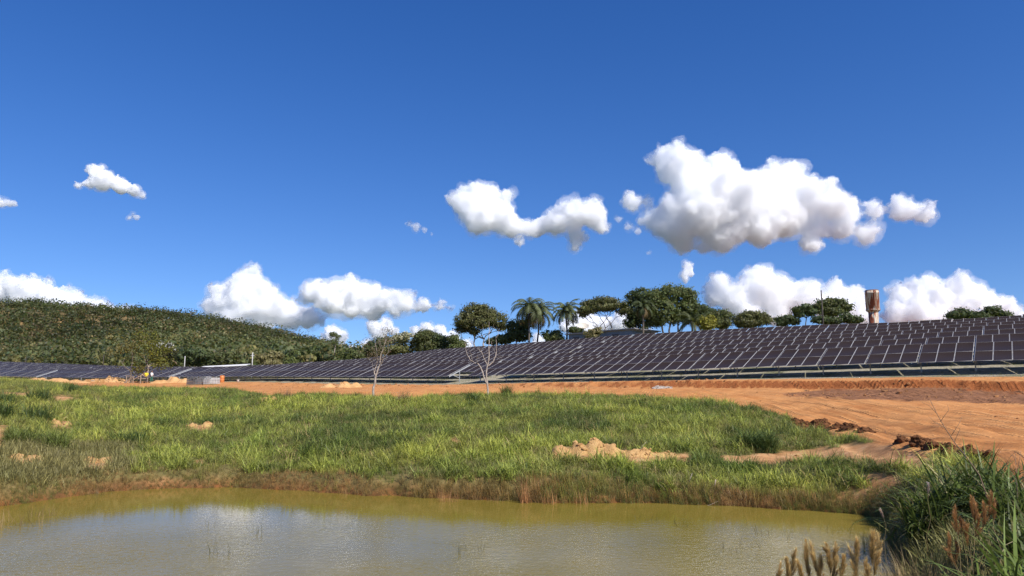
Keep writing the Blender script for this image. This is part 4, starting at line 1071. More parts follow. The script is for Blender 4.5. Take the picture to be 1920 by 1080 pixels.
# right-hand bank close to the camera
def big(name, label, x, y, h, sp, nb, tint, seed, **kw):
    z = terr(x, y)[0]
    px, py = project(x, y, z)
    return tussock(name, label, px, py, y, h, sp, nb, tint, seed, z=z, **kw)
BG = (0.10, 0.135, 0.028)
FG = 'broad-bladed clumps on the near right bank'
for i, (px, py, d, h, sp, nb, lab) in enumerate([
    (1740, 965, 12.6, 1.0, 0.35, 260, 'dark broad-bladed clump at the bend of the bank, leftmost'), (1800, 960, 12.8, 1.05, 0.38, 260, 'dark broad-bladed clump behind the brown plumes'), (1850, 950, 13.2, 1.0, 0.3, 210, 'dark broad-bladed clump below the bare weed stalk'),
    (1908, 975, 11.5, 0.95, 0.3, 210, 'broad-bladed clump cut by the right edge, upper one'), (1945, 1010, 9.5, 1.0, 0.35, 210, 'broad-bladed clump beyond the right edge'), (1885, 1090, 7.6, 0.95, 0.35, 230, 'bright long-bladed clump in the bottom right corner, left one'), (1955, 1080, 7.3, 1.0, 0.35, 200, 'bright long-bladed clump in the bottom right corner, right one')]):
    tussock('bank_clump', lab, px, py, d, h, sp, nb, BG if i < 5 else (0.14, 0.19, 0.035), 360 + i, group=FG, width=0.04, droop=1.75, lean=0.55, segs=5, extra=[((30, h * 0.9, sp, 1.9, 0.022, 4, 0.7), (0.34, 0.29, 0.15))])
for i, (px, py, d, h, sp, nb, lab) in enumerate([
    (1690, 1030, 10.6, 0.75, 0.3, 520, 'dense brown sedge at the water edge, left one'), (1730, 1050, 10.0, 0.9, 0.32, 560, 'tall brown-green sedge at the water edge, middle one'), (1700, 1095, 8.8, 0.8, 0.35, 480, 'brown sedge at the bottom right of the pond'), (1770, 1075, 9.0, 0.7, 0.35, 420, 'tangled dark sedge under the brown plumes'),
    (1830, 1080, 8.4, 0.7, 0.35, 380, 'tangled sedge left of the bright long-bladed clump')]):
    tussock('sedge_clump', lab, px, py, d, h, sp, nb, (0.34, 0.24, 0.10), 380 + i, group='sedge on the near right bank', width=0.007, droop=0.8, lean=0.32, segs=3, extra=[((120, h * 0.9, sp, 1.0, 0.008, 3, 0.4), (0.2, 0.2, 0.06)), ((60, h * 0.7, sp, 1.6, 0.008, 4, 0.7), (0.55, 0.40, 0.26))])
for i in range(5):
    px, py, d = [(1560, 958, 18.0), (1610, 962, 17.4), (1645, 968, 16.6), (1655, 985, 15.4), (1668, 985, 14.0)][i]
    tussock('sedge_clump', ['low green sedge on the far right shore, first from the left', 'low green sedge on the far right shore, second from the left', 'low green sedge at the corner of the far right shore', 'green sedge behind the white seed head', 'dark green sedge before the leftmost broad-bladed clump'][i], px, py - 4, d, 0.36, 0.5, 200, (0.2, 0.18, 0.055), 395 + i, group='sedge on the far right shore', width=0.007, droop=0.9, lean=0.4, segs=3)

def plume_clump(label, px, py, depth, plumes, tint, seed, base_z=None, group=None, psize=0.2):
    """stems with feathery seed heads; plumes: (px, py) of the head tips"""
    r_ = np.random.default_rng(seed)
    p = at(px, py, depth); z = terr(p[0], p[1])[0] if base_z is None else base_z
    base = np.array([p[0], p[1], z]); root = empty('plume_grass', base); tag(root, label, 'plume grass', group)
    for (tx, ty) in plumes:
        tip = at(tx, ty, depth + r_.uniform(-0.35, 0.35)) - base
        foot = np.array([r_.normal(0, 0.12) + tip[0] * 0.35, r_.normal(0, 0.12) + tip[1] * 0.35, -0.05])
        c = wobble(foot, tip, r_, 6, 0.02)
        L = np.linalg.norm(tip - foot); ps = psize * r_.uniform(0.8, 1.25)
        st = MB(); st.tube(c, np.linspace(0.0045, 0.002, 6), 5); so = st.build('stem', MAT_STRAW, root, True)
        ax = (c[-1] - c[-2]); ax /= np.linalg.norm(ax)
        VV = []; CC = []
        for sb in range(8):                          # a plume is a loose broom of small feathery tufts
            u = sb / 7.0; n = 150
            b0 = tip - ax * ps * (1 - 0.8 * u); sx = ax + r_.normal(0, 0.2, 3); sx /= np.linalg.norm(sx); sl = ps * r_.uniform(0.3, 0.5)
            t = r_.uniform(0, 1, n); w = 0.19 * sl * np.sin(np.clip(t * 0.8 + 0.15, 0, 1) * math.pi) + 0.002
            d = r_.normal(size=(n, 3)); d -= (d @ sx)[:, None] * sx; d /= np.linalg.norm(d, axis=1)[:, None]
            a = b0 + sx * sl * t[:, None] + d * (w * r_.uniform(0, 0.4, n))[:, None]
            b = a + d * (w * r_.uniform(0.5, 2.2, n))[:, None] + sx * sl * r_.uniform(0.15, 0.55, (n, 1)) + r_.normal(0, 0.004, (n, 3))
            s = np.cross(d, sx) * 0.0013
            VV.append(np.stack([a - s, a + s, b], 1).reshape(-1, 3))
            two = np.asarray(tint) * (0.45 + 0.6 * t + 0.35 * u)[:, None] * r_.uniform(0.5, 1.4, (n, 1))
            CC.append(np.stack([two * 0.8, two * 0.8, two * 1.3], 1).reshape(-1, 3))
        V = np.concatenate(VV); me = fast_mesh('plume', V, np.arange(len(V)).reshape(-1, 3), 3)
        cattr(me, 'tint', np.clip(np.concatenate(CC), 0, 1))
        link_mesh('plume', me, MAT_BLADE, root)
    return root
MAT_STRAW = plain('straw_stem', (0.26, 0.19, 0.08), 0.7)
PG = 'plume grasses on the near bank'
PT = (0.55, 0.38, 0.15)
plume_clump('nearest tan plumes at the bottom edge, left bunch', 1520, 1250, 5.6, [(1478, 1052), (1488, 1040), (1512, 1030), (1524, 1032), (1552, 1024), (1568, 1026), (1540, 1050), (1500, 1060), (1462, 1068), (1565, 1050), (1582, 1046)], PT, 400, group=PG, psize=0.17)
plume_clump('nearest tan plumes at the bottom edge, right bunch', 1620, 1250, 5.8, [(1606, 1018), (1600, 1045), (1634, 1002), (1648, 1008), (1645, 1040), (1622, 1055)], PT, 401, group=PG, psize=0.19)
plume_clump('rusty brown plumes before the broad-bladed clumps', 1810, 1060, 9.2, [(1790, 962), (1800, 975), (1822, 938), (1830, 950), (1846, 950), (1860, 932), (1865, 945), (1780, 1010), (1795, 1020), (1838, 970), (1812, 985), (1775, 1030)], (0.46, 0.24, 0.09), 402, group=PG, psize=0.21)
plume_clump('single pale fluffy seed head over the pond corner', 1651, 1000, 12.0, [(1652, 957)], (0.62, 0.47, 0.36), 403, base_z=-0.1, group=PG, psize=0.16)
plume_clump('single white fluffy seed head before the broad-bladed clump', 1741, 980, 11.0, [(1741, 908)], (0.62, 0.5, 0.42), 404, group=PG, psize=0.14)

# bare weed stalk
def weed(label, limbs, depth, seed, foot):
    r_ = np.random.default_rng(seed); p = at(*foot, depth); z = terr(p[0], p[1])[0]
    base = np.array([p[0], p[1], z]); root = empty('weed_stalk', base); tag(root, label, 'weed', 'bare weed stalks on the near right bank')
    for pts, r0, r1 in limbs:
        P = np.array([at(x, y, depth) for x, y in pts]) - base
        if pts is limbs[0][0]: P[0] = (0, 0, -0.05)
        m = MB(); m.tube(P + r_.normal(0, 0.006, P.shape), np.linspace(r0, r1, len(P)), 5); m.build('stalk', MAT_WEED, root, True)
MAT_WEED = bark_material('weed_stem', (0.16, 0.10, 0.06), (0.3, 0.21, 0.14), 20)
weed('tall bare branching weed stalk leaning left before the track', [([(1860, 960), (1850, 925), (1835, 890), (1812, 858), (1790, 830), (1772, 802), (1757, 775), (1745, 750)], 0.012, 0.003), ([(1790, 830), (1800, 805), (1797, 800)], 0.004, 0.002), ([(1782, 818), (1796, 795), (1803, 780)], 0.004, 0.0015), ([(1765, 790), (1778, 770), (1776, 760)], 0.004, 0.0015), ([(1757, 775), (1742, 762), (1728, 755)], 0.004, 0.0015), ([(1772, 802), (1752, 792), (1740, 780)], 0.004, 0.0015), ([(1812, 858), (1795, 850), (1782, 842)], 0.004, 0.0015)], 11.6, 410, (1860, 960))
weed('short dark weed stalk nearest the right edge', [([(1908, 950), (1906, 900), (1903, 850)], 0.007, 0.002), ([(1906, 890), (1912, 862), (1914, 845)], 0.004, 0.0015), ([(1905, 870), (1898, 850)], 0.003, 0.0015)], 11.2, 411, (1908, 950))

# thin stems standing in the pond
def pond_stems(label, px, py, n, spread, h, seed, tint=(0.12, 0.11, 0.04)):
    r_ = np.random.default_rng(seed); w = water_pt(px, py)
    root = empty('pond_stems', (w[0], w[1], 0)); tag(root, label, 'water weeds', 'grass stems standing in the pond')
    link_mesh('blades', tuft_mesh('blades', [(blade_tuft(seed, n, h, spread, 0.5, 0.008, 4, 0.25), tint)], MAT_BLADE), None, root)
for i, (px, py, n, sp, h, lab) in enumerate([
    (485, 1000, 9, 0.15, 0.30, 'thin stems in the pond left of the bright reflection'), (410, 985, 7, 0.5, 0.18, 'scattered short stems in the left part of the pond'), (880, 1035, 12, 0.35, 0.22, 'sparse stems in the middle of the pond'), (415, 1040, 14, 0.22, 0.26, 'little bunch of stems at the bright reflection'),
    (30, 985, 60, 0.7, 0.34, 'pale dry stems standing in the water at the left edge'), (80, 968, 30, 0.3, 0.3, 'pale dry stems near the left shore'), (1280, 985, 9, 0.35, 0.2, 'few stems in the pond below the sandy heap'), (1390, 1030, 14, 0.4, 0.2, 'stems in the pond left of the near plumes'), (1450, 1005, 16, 0.45, 0.24, 'stems in the pond by the right shore'), (1215, 975, 8, 0.3, 0.2, 'few stems near the far shore right of centre'), (1560, 1000, 10, 0.5, 0.22, 'stems in the pond below the far right shore')]):
    pond_stems(lab, px, py, n, sp, h, 420 + i, (0.34, 0.23, 0.11) if i in (4, 5) else (0.12, 0.11, 0.04))
# ------------------------------------------------------------------ heaps, clods, stones
def earth_mat(name, c0, c1, c2, scale=3.0):
    n = NT(name); p = n.pos(); f = n.noise(p, scale, 6, 0.65); g = n.noise(p, scale * 7, 4, 0.7)
    n.bsdf(n.ramp(n.math('ADD', n.math('MULTIPLY', f, 0.6), n.math('MULTIPLY', g, 0.4)), [(0.32, c0), (0.5, c1), (0.68, c2)]), 0.95, n.bump(g, 0.9, 0.06), **{'Specular IOR Level': 0.1}); return n.m
MAT_SAND = earth_mat('sandy_earth', (0.32, 0.17, 0.07), (0.54, 0.32, 0.13), (0.66, 0.44, 0.21))
MAT_DARK = earth_mat('dark_earth', (0.07, 0.03, 0.014), (0.15, 0.065, 0.028), (0.27, 0.125, 0.05))
MAT_ORANGE = earth_mat('orange_earth', (0.42, 0.21, 0.08), (0.56, 0.32, 0.135), (0.64, 0.40, 0.19), 2.0)
MAT_STONE = earth_mat('pale_stone', (0.30, 0.24, 0.18), (0.45, 0.38, 0.31), (0.6, 0.52, 0.44), 6)

def hb(px, py, d, lst):
    o = at(px, py, d); return [(*(at(a, b, c)[:2] - o[:2]), rx, ry, h) for a, b, c, rx, ry, h in lst]

def heap(label, px, py, depth, bumps, mat, seed, name='earth_heap', res=0.09, rough=0.12, group=None, clods=40):
    """bumps: (dx, dy, rx, ry, h) in metres around the place in the photograph"""
    r_ = np.random.default_rng(seed); p = at(px, py, depth)
    B = np.array(bumps); x0, x1 = (B[:, 0] - B[:, 2] * 1.5).min(), (B[:, 0] + B[:, 2] * 1.5).max(); y0, y1 = (B[:, 1] - B[:, 3] * 1.5).min(), (B[:, 1] + B[:, 3] * 1.5).max()
    gx_ = np.arange(x0, x1 + res, res); gy_ = np.arange(y0, y1 + res, res); GX, GY = np.meshgrid(gx_, gy_)
    base_z = terr((GX + p[0]).ravel(), (GY + p[1]).ravel()).reshape(GX.shape)
    h = np.zeros(GX.shape)
    for dx, dy, rx, ry, hh in bumps:
        rr = np.sqrt(((GX - dx) / rx) ** 2 + ((GY - dy) / ry) ** 2)
        h = np.maximum(h, hh * (1 - sstep(rr, 0.1, 1.2)))
    wx, wy = GX + p[0], GY + p[1]
    n1 = fbm(wx * 2.2, wy * 2.2, seed, 4) - 0.5; n2 = np.abs(fbm(wx * 5, wy * 5, seed + 3, 3) - 0.5)
    m = sstep(h, 0.0, 0.12)
    hz = h * (1 + 0.9 * n1) + m * (n1 * rough * 1.4 + n2 * rough * 1.2) - 0.10 * (1 - m)
    ci = np.argmax(h); cz = base_z.ravel()[ci]
    V = np.stack([GX, GY, base_z + hz - cz], -1).reshape(-1, 3)
    ny_, nx_ = GX.shape; ii = np.arange(ny_ * nx_).reshape(ny_, nx_)
    F = np.stack([ii[:-1, :-1], ii[:-1, 1:], ii[1:, 1:], ii[1:, :-1]], -1).reshape(-1, 4)
    keep = (h.ravel()[F] > 0.003).any(1); F = F[keep]
    used, inv = np.unique(F, return_inverse=True)
    root = empty(name, (p[0], p[1], cz)); tag(root, label, 'heap', group)
    link_mesh('mound', fast_mesh('mound', V[used], inv.reshape(-1, 4), 4), mat, root)
    if clods:
        top = np.where(h.ravel() > 0.05)[0]; mb = MB()
        for i in r_.choice(top, min(clods, len(top))):
            clod(mb, V[i] + np.array([0, 0, 0.01]), 0.02 + min(0.1, r_.exponential(0.025)), r_)
        o = mb.build('clods', mat, root); o['kind'] = 'stuff'
    return root
CLOD_V, CLOD_F = ico(1)
def clod(mb, c, s, r_):
    v = CLOD_V * r_.uniform(0.65, 1.25, (len(CLOD_V), 1)) * np.array([1, r_.uniform(.7, 1.2), r_.uniform(.5, .85)]) * s
    a = r_.uniform(0, 6.28); ca, sa_ = math.cos(a), math.sin(a)
    v = v @ np.array([[ca, sa_, 0], [-sa_, ca, 0], [0, 0, 1]])
    mb.add(v + c, CLOD_F)

heap('sandy heap of dug earth in the grass above the reeds', 1098, 855, 24.3, [(-0.75, 0, 0.45, 0.5, 0.30), (-0.2, 0.1, 0.4, 0.5, 0.48), (0.25, 0.1, 0.6, 0.5, 0.36), (0.8, 0, 0.7, 0.5, 0.22), (1.6, -0.05, 0.9, 0.45, 0.14), (2.5, -0.1, 0.8, 0.4, 0.1)], MAT_SAND, 501, res=0.06, rough=0.16, clods=90)
heap('dark brown heap of clods between grass and track', 1530, 792, 31.5, hb(1530, 792, 31.5, [(1500, 786, 32.5, 0.5, 0.7, 0.265), (1535, 788, 32, 0.5, 0.7, 0.234), (1562, 795, 30.5, 0.5, 0.7, 0.187), (1590, 803, 29, 0.5, 0.7, 0.140), (1620, 811, 27.5, 0.5, 0.7, 0.109)]), MAT_DARK, 502, res=0.07, rough=0.12, clods=420)
heap('dark clod berm beside the track behind the broad-bladed clumps', 1745, 850, 20.0, hb(1745, 850, 20, [(1690, 826, 22.5, 0.22, 0.3, 0.156), (1725, 838, 21.3, 0.3, 0.5, 0.133), (1750, 848, 20.3, 0.32, 0.5, 0.140), (1780, 857, 19.3, 0.32, 0.5, 0.133), (1812, 866, 18.4, 0.3, 0.5, 0.117), (1845, 874, 17.5, 0.3, 0.5, 0.101)]), MAT_DARK, 503, res=0.05, rough=0.12, clods=460)
heap('orange sand heap before the tables left of the leaning dead tree', 645, 724, 76, [(-1.6, 0, 1.0, 0.8, 0.35), (0, 0, 1.2, 0.9, 0.55), (1.0, 0.1, 0.9, 0.8, 0.4)], MAT_ORANGE, 504, res=0.15)
heap('orange sand heap left of the workers', 213, 722, 106, [(-0.6, 0, 1.2, 1.0, 0.75), (0.4, 0, 1.2, 1.0, 0.8), (1.5, 0, 1.2, 1.0, 0.4), (-3.2, 0, 1.6, 0.8, 0.3)], MAT_ORANGE, 505, res=0.18, clods=20)
heap('orange sand heap between the workers and the stacked blocks', 322, 723, 104, [(-1.6, 0, 1.6, 1.0, 0.4), (0.2, 0, 1.4, 1.0, 0.65), (1.6, 0, 1.4, 1.0, 0.45)], MAT_ORANGE, 506, res=0.18, clods=20)
heap('long low spread of orange sand below the left table strut', 110, 722, 98, [(-2.5, 0, 2.0, 1.0, 0.35), (0, 0, 2.2, 1.0, 0.4), (2.5, 0, 2.0, 1.0, 0.3)], MAT_ORANGE, 507, res=0.2, clods=16)
heap('small grey gravel heap at the track edge below the tables', 1237, 722, 59, [(0, 0, 0.8, 0.6, 0.3), (0.6, 0, 0.6, 0.5, 0.2)], MAT_STONE, 508, res=0.1, clods=90)
heap('pale dug earth patch at the rim by the thin dry bush', 498, 752, 50, [(0, 0, 0.6, 0.4, 0.14), (0.5, 0, 0.4, 0.4, 0.1)], MAT_SAND, 509, res=0.08)
for i, (px, py, d, w, lab) in enumerate([(182, 872, 24.0, 0.42, 'pale bare earth lump right of the left shore grass'), (45, 868, 22.8, 0.45, 'pale bare earth lump nearest the left edge'), (375, 803, 35, 0.6, 'pale bare earth lump in the middle of the left slope'), (449, 782, 40, 0.3, 'small bare earth lump above the slope middle'), (116, 797, 33, 0.5, 'bare earth lump right of the broad dark tussock')]):
    heap(lab, px, py, d, [(-w * 0.6, 0, w * 0.8, 0.35, 0.12), (w * 0.5, 0.1, w * 0.8, 0.35, 0.14)], MAT_SAND, 520 + i, res=0.06, rough=0.1, clods=16, group='bare earth lumps in the grass')

def clod_field():
    r_ = np.random.default_rng(77); mb = MB()
    n = 11000
    y = r_.uniform(18, 92, n); x = r_.uniform(-30, 46, n); z = terr(x, y)
    dirt, bare, gravel, soil, px, py, q, s = masks(x, y, z)
    k = (soil > 0.5) & (r_.uniform(size=n) < 0.8) | (dirt > 0.6) & (np.abs(q - Q0 + 5.2) < 0.7) & (r_.uniform(size=n) < 0.8) | (dirt > 0.6) & (r_.uniform(size=n) < 0.04) | (dirt > 0.5) & (q > Q0 - 10) & (s < -20) & (r_.uniform(size=n) < 0.5) | (bare > 0.6) & (r_.uniform(size=n) < 0.15)
    for i in np.where(k)[0]:
        clod(mb, (x[i], y[i], z[i]), min(0.2, 0.03 + r_.exponential(0.035)), r_)
    o = mb.build('soil_clods', MAT_CLOD); tag(o, 'brown soil clods and stones scattered over the dug soil and track', 'clods', kind='stuff')
    mb = MB(); n = 3200
    q = r_.uniform(Q0 - 2.6, Q0 + 1.0, n); s = r_.uniform(-75, 8, n); x, y = xy(q, s); z = terr(x, y)
    for i in range(n): clod(mb, (x[i], y[i], z[i]), r_.uniform(0.02, 0.055), r_)
    o = mb.build('gravel_stones', earth_mat('gravel_stone', (0.14, 0.12, 0.085), (0.26, 0.23, 0.17), (0.42, 0.38, 0.30), 3)); tag(o, 'grey gravel stones along the front row of solar tables', 'gravel', kind='stuff')
MAT_CLOD = earth_mat('clod_earth', (0.16, 0.07, 0.03), (0.34, 0.155, 0.062), (0.5, 0.28, 0.14), 1.5)
clod_field()

# ------------------------------------------------------------------ water tower, house, dish, poles
def rust_mat():
    n = NT('rusted_white_paint'); p = n.obj()
    st = n.n('ShaderNodeMapping', {'Scale': (1.0, 1.0, 0.16)}); n.set(st.inputs[0], p)
    f = n.noise(st.outputs[0], 1.9, 5, 0.62); g = n.noise(p, 9, 4)
    white = n.mix(g, (0.66, 0.58, 0.46), (0.46, 0.35, 0.24)); rust = n.mix(g, (0.36, 0.085, 0.028), (0.18, 0.045, 0.018))
    n.bsdf(n.mix(n.step(f, 0.48, 0.53), white, rust), 0.75); return n.m
tw = Qd(1638, 185); tb0 = at(1641, 640, tw); tz = terr(tb0[0], tb0[1], False)[0]
k_ = tw / FPX
top = at(1637, 545, tw)[2] - tz
root = empty('water_tower', (tb0[0], tb0[1], tz - 0.1)); tag(root, 'rusty white and red goblet-shaped water tower standing above the panels', 'water tower')
MR = rust_mat()
r1, r2 = 12.2 * k_, 8.6 * k_
nk = top - 37 * k_; nk2 = nk - 4 * k_
m = MB(); m.lathe([(r2 * 1.02, 0), (r2, nk2 * 0.5), (r2, nk2)], sides=28); m.build('shaft', MR, root, True)
m = MB(); m.lathe([(r2, nk2), (r1, nk), (r1, top - 5 * k_), (r1 * 1.04, top - 4.6 * k_), (r1 * 1.04, top - 3.6 * k_), (r1, top - 3.4 * k_), (r1, top)], sides=28); m.build('tank', MR, root, True)
m = MB(); m.lathe([(r1 * 1.0, top), (r1 * 0.98, top + 1.6 * k_), (r1 * 0.3, top + 2.4 * k_)], sides=28); m.build('lid', plain('rust_lid', (0.2, 0.1, 0.06), 0.8), root, True)
m = MB(); m.lathe([(r1 * 1.03, nk - 0.3 * k_), (r1 * 1.05, nk + 0.8 * k_), (r1 * 1.03, nk + 2 * k_)], sides=28); m.build('band', MR, root, True)
m = MB()
for sx in (-0.2, 0.2): m.beam((sx, -r1 - 0.12, 0.2), (sx, -r1 - 0.12, top + 0.3), 0.05)
for z in np.arange(0.5, top, 0.4): m.beam((-0.2, -r1 - 0.12, z), (0.2, -r1 - 0.12, z), 0.03)
m.build('ladder', plain('ladder_steel', (0.4, 0.25, 0.16), 0.7), root)

MAT_WALL = plain('blue_grey_wall', (0.16, 0.20, 0.25), 0.85, 0, 0.2, 1.2); MAT_ROOF = plain('sheet_roof', (0.22, 0.21, 0.21), 0.6, 0, 0.2, 1.0); MAT_VOID = plain('dark_window', (0.03, 0.035, 0.04), 0.3)
def house():
    d0, d1 = Qd(1066, 120), Qd(1190, 118)
    a = at(1066, 634, d0); b = at(1188, 628, d1)
    ax = (b - a)[:2]; L = np.linalg.norm(ax); ax /= L; nrm = np.array([-ax[1], ax[0]])
    za = a[2]; zg = terr(a[0], a[1], False)[0] - 0.3
    root = empty('low_house', (a[0], a[1], zg)); tag(root, 'low blue-grey house with thin sheet roof behind the panels', 'house')
    A3 = [np.array([ax[0], ax[1], 0]), np.array([nrm[0], nrm[1], 0]), np.array([0, 0, 1.0])]
    k = d0 / FPX
    h1 = at(1066, 627.5, d0)[2] - zg; h2 = at(1150, 624, Qd(1150, 119))[2] - zg
    D = 7.0
    def bx(u0, u1, v0, v1, z0, z1): 
        c = A3[0] * (u0 + u1) / 2 + A3[1] * (v0 + v1) / 2 + A3[2] * (z0 + z1) / 2
        return c, (u1 - u0, v1 - v0, z1 - z0)
    L1 = L * 0.62
    m = MB(); m.box(*bx(0, L1, 0, D, 0, h1), A3); m.build('wall', MAT_WALL, root)
    m = MB(); m.box(*bx(L1 + 0.005, L, -0.4, D, 0, h2 + 0.1), A3); m.build('wall', MAT_WALL, root)
    m = MB(); m.box(*bx(-0.5, L1 + 0.2, -0.6, D + 0.5, h1 + 0.003, h1 + 0.16), A3); m.build('roof', MAT_ROOF, root)
    m = MB(); m.box(*bx(L1 - 0.4, L + 0.9, -1.0, D + 0.5, h2 + 0.29, h2 + 0.45), A3); m.build('roof', MAT_ROOF, root)
    m = MB(); m.box(*bx(L1 - 0.2, L + 0.6, -0.4, D, h2 + 0.103, h2 + 0.287), A3); m.build('beam', MAT_ROOF, root)
    for (u0, u1, zz, v) in ((1.0, 2.6, h1 - 1.05, -0.02), (L1 + 1.2, L1 + 2.8, h2 - 0.9, -0.42), (3.6, 4.6, h1 - 1.1, -0.02)):
        m = MB(); m.box(*bx(u0, u1, v - 0.03, v + 0.01, zz, zz + 0.6), A3); w = m.build('window', MAT_ROOF, root)
        m = MB(); m.box(*bx(u0 + 0.07, u1 - 0.07, v - 0.045, v - 0.032, zz + 0.07, zz + 0.53), A3); m.build('pane', MAT_VOID, w)
    m = MB(); m.box(*bx(L1 * 0.25, L1 * 0.25 + 0.7, 2, 2.6, h1 + 0.16, h1 + 0.5), A3); m.build('chimney', MAT_WALL, root)
house()
# big mesh dish
dd = Qd(1094, 138); pc = at(1093, 612, dd); zg = terr(pc[0], pc[1], False)[0]
root = empty('satellite_dish', (pc[0], pc[1], zg)); tag(root, 'large cream satellite dish tilted upward behind the low house', 'satellite dish')
k_ = dd / FPX; rD = 12 * k_; hz = pc[2] - zg
prof = [(rD * t, 0.45 * rD * t * t) for t in np.linspace(0.02, 1, 9)]
m = MB(); m.lathe(prof + [(r * 0.995, z + 0.03) for r, z in prof[::-1]], sides=28)
V = np.concatenate(m.v); tl = R(32); rot = np.array([[1, 0, 0], [0, math.cos(tl), math.sin(tl)], [0, -math.sin(tl), math.cos(tl)]]); m.v = [V @ rot + np.array([0, 0, hz - 0.25 * rD])]
MAT_CREAM = plain('cream_mesh', (0.62, 0.56, 0.46), 0.7)
m.build('reflector', MAT_CREAM, root, True)
m = MB(); m.tube([(0, 0, 0), (0, 0, hz - 0.2 * rD)], [0.09, 0.09]); m.build('mast', MAT_STEEL, root, True)
fc = np.array([0, 0, 0.9 * rD]) @ rot + np.array([0, 0, hz - 0.25 * rD]); m = MB()
for a in (0.3, 2.4, 4.5):
    e = np.array([rD * math.cos(a), rD * math.sin(a), 0.45 * rD]) @ rot + np.array([0, 0, hz - 0.25 * rD]); m.tube([e, fc], [0.025, 0.025], 5)
m.build('feed_arms', MAT_STEEL, root)

def pole(label, px, top_py, depth, r, mat, arm=None, group='poles', name='pole'):
    p = at(px, 700, depth); z = terr(p[0], p[1], False)[0]; top = at(px, top_py, depth)[2]
    root = empty(name, (p[0], p[1], z - 0.1)); tag(root, label, 'pole', group)
    m = MB(); m.tube([(0, 0, -0.2), (0, 0, (top - z) / 2), (0, 0, top - z)], [r * 1.15, r, r * 0.8], 8); m.build('shaft', mat, root, True)
    if arm:
        m = MB(); m.box((0, 0, top - z - arm), (0.9, 0.1, 0.1)); m.build('crossarm', mat, root)
        for sx in (-0.35, 0, 0.35): m = MB(); m.lathe([(0.04, 0), (0.06, 0.06), (0.03, 0.14)], (sx, 0, top - z - arm + 0.052), 8); m.build('insulator', MAT_CREAM, root, True)
MAT_POLE = plain('weathered_pole', (0.065, 0.052, 0.042), 0.9); MAT_CONC = plain('pale_pole', (0.5, 0.48, 0.45), 0.85)
p_ = at(1550, 640, Qd(1550, 120))
pole('tall bare dark utility pole before the spreading tree', 1549, 543, Qd(1549, 122), 0.11, MAT_POLE, name='utility_pole')
pole('thin pale pole with white insulator arm left of the hill foot trees', 472, 660, 186, 0.13, MAT_CONC, arm=0.8, name='utility_pole')
pole('short pale pole behind the panels above the stacked blocks', 345, 667, 196, 0.12, MAT_CONC, name='utility_pole')
pole('faint wooden fence post at the hill foot, left of the saplings', 192, 665, 225, 0.13, MAT_POLE, name='fence_post')
pole('faint wooden fence post at the hill foot near the left edge', 46, 668, 245, 0.13, MAT_POLE, name='fence_post')
pole('thin pole standing in the blossomed tree group', 865, 600, Qd(865, 140), 0.08, MAT_POLE, name='utility_pole')
# long white roof behind the panels on the left
d_ = 186; a = at(372, 689, d_); b = at(462, 684.5, d_); zg = terr(a[0], a[1], False)[0]
root = empty('long_shed', (a[0], a[1], zg)); tag(root, 'long white sheet roof showing just behind the panels', 'shed')
L = b[0] - a[0]; MAT_WHITE = plain('white_sheet', (0.75, 0.72, 0.66), 0.6)
m = MB(); m.add([(0, 0, a[2] - zg - 0.1), (L, 0, b[2] - zg - 0.1), (L, 3, b[2] - zg + 0.35), (0, 3, a[2] - zg + 0.35), (0, 0, a[2] - zg), (L, 0, b[2] - zg), (L, 3, b[2] - zg + 0.45), (0, 3, a[2] - zg + 0.45)], [(0, 3, 2, 1), (4, 5, 6, 7), (0, 1, 5, 4), (1, 2, 6, 5), (2, 3, 7, 6), (3, 0, 4, 7)]); m.build('roof', MAT_WHITE, root)
for u in np.linspace(0.3, L - 0.3, 5): m = MB(); m.box((u, 1.5, (a[2] - zg) / 2), (0.15, 0.15, a[2] - zg)); m.build('post', MAT_CONC, root)

# ------------------------------------------------------------------ building site: blocks, planks, people
def ground_at(px, py, depth):
    p = at(px, py, depth); return np.array([p[0], p[1], terr(p[0], p[1], False)[0]])
def block_mat(name, c): return plain(name, c, 0.9, 0, 0.3, 2.5)
BD = 96
for i, (px, w, h, c, lab) in enumerate([(360, 1.0, 1.15, (0.085, 0.085, 0.09), 'concrete block stack, shade put into its dark grey, leftmost of the pile'), (376, 1.1, 1.2, (0.15, 0.15, 0.15), 'concrete block stack, part shade put into its mid grey, second in the pile'), (389, 0.75, 1.1, (0.30, 0.295, 0.285), 'concrete block stack, sunlight put into its light grey, third in the pile'), (402, 1.0, 0.85, (0.50, 0.49, 0.46), 'low block stack, sunlight put into its near-white, right end of the pile')]):  # shaded left and sunlit right of the pile are put into the greys
    g = ground_at(px, 722, BD + (i % 2) * 0.3); root = empty('block_stack', g, rng.uniform(-0.08, 0.08)); tag(root, lab, 'block stack', 'stacked concrete blocks')
    mt = block_mat('concrete_block', c); mb = MB(); nzs = int(h / 0.2)
    m = MB(); m.box((0, 0, 0.06), (w + 0.05, 1.05, 0.12)); m.build('pallet', MAT_PLANK if 'MAT_PLANK' in globals() else plain('pallet_wood', (0.3, 0.2, 0.1), 0.9), root)
    for z in range(nzs):
        for yv in (-0.38, 0, 0.38):
            nx_ = max(2, int(w / 0.2))
            for u in range(nx_):
                if z >= nzs - 2 and rng.uniform() < 0.3 * (z - nzs + 3): continue
                mb.box((-w / 2 + (u + 0.5) * w / nx_ + rng.normal(0, 0.006), yv + rng.normal(0, 0.008), 0.125 + (z + 0.5) * 0.2), (w / nx_ - 0.035, 0.35, 0.17))
    o = mb.build('blocks', mt, root); o['kind'] = 'stuff'
MAT_PLANK = plain('grey_plank', (0.34, 0.27, 0.2), 0.9); MAT_BARREL = plain('orange_plastic', (0.62, 0.2, 0.05), 0.5)
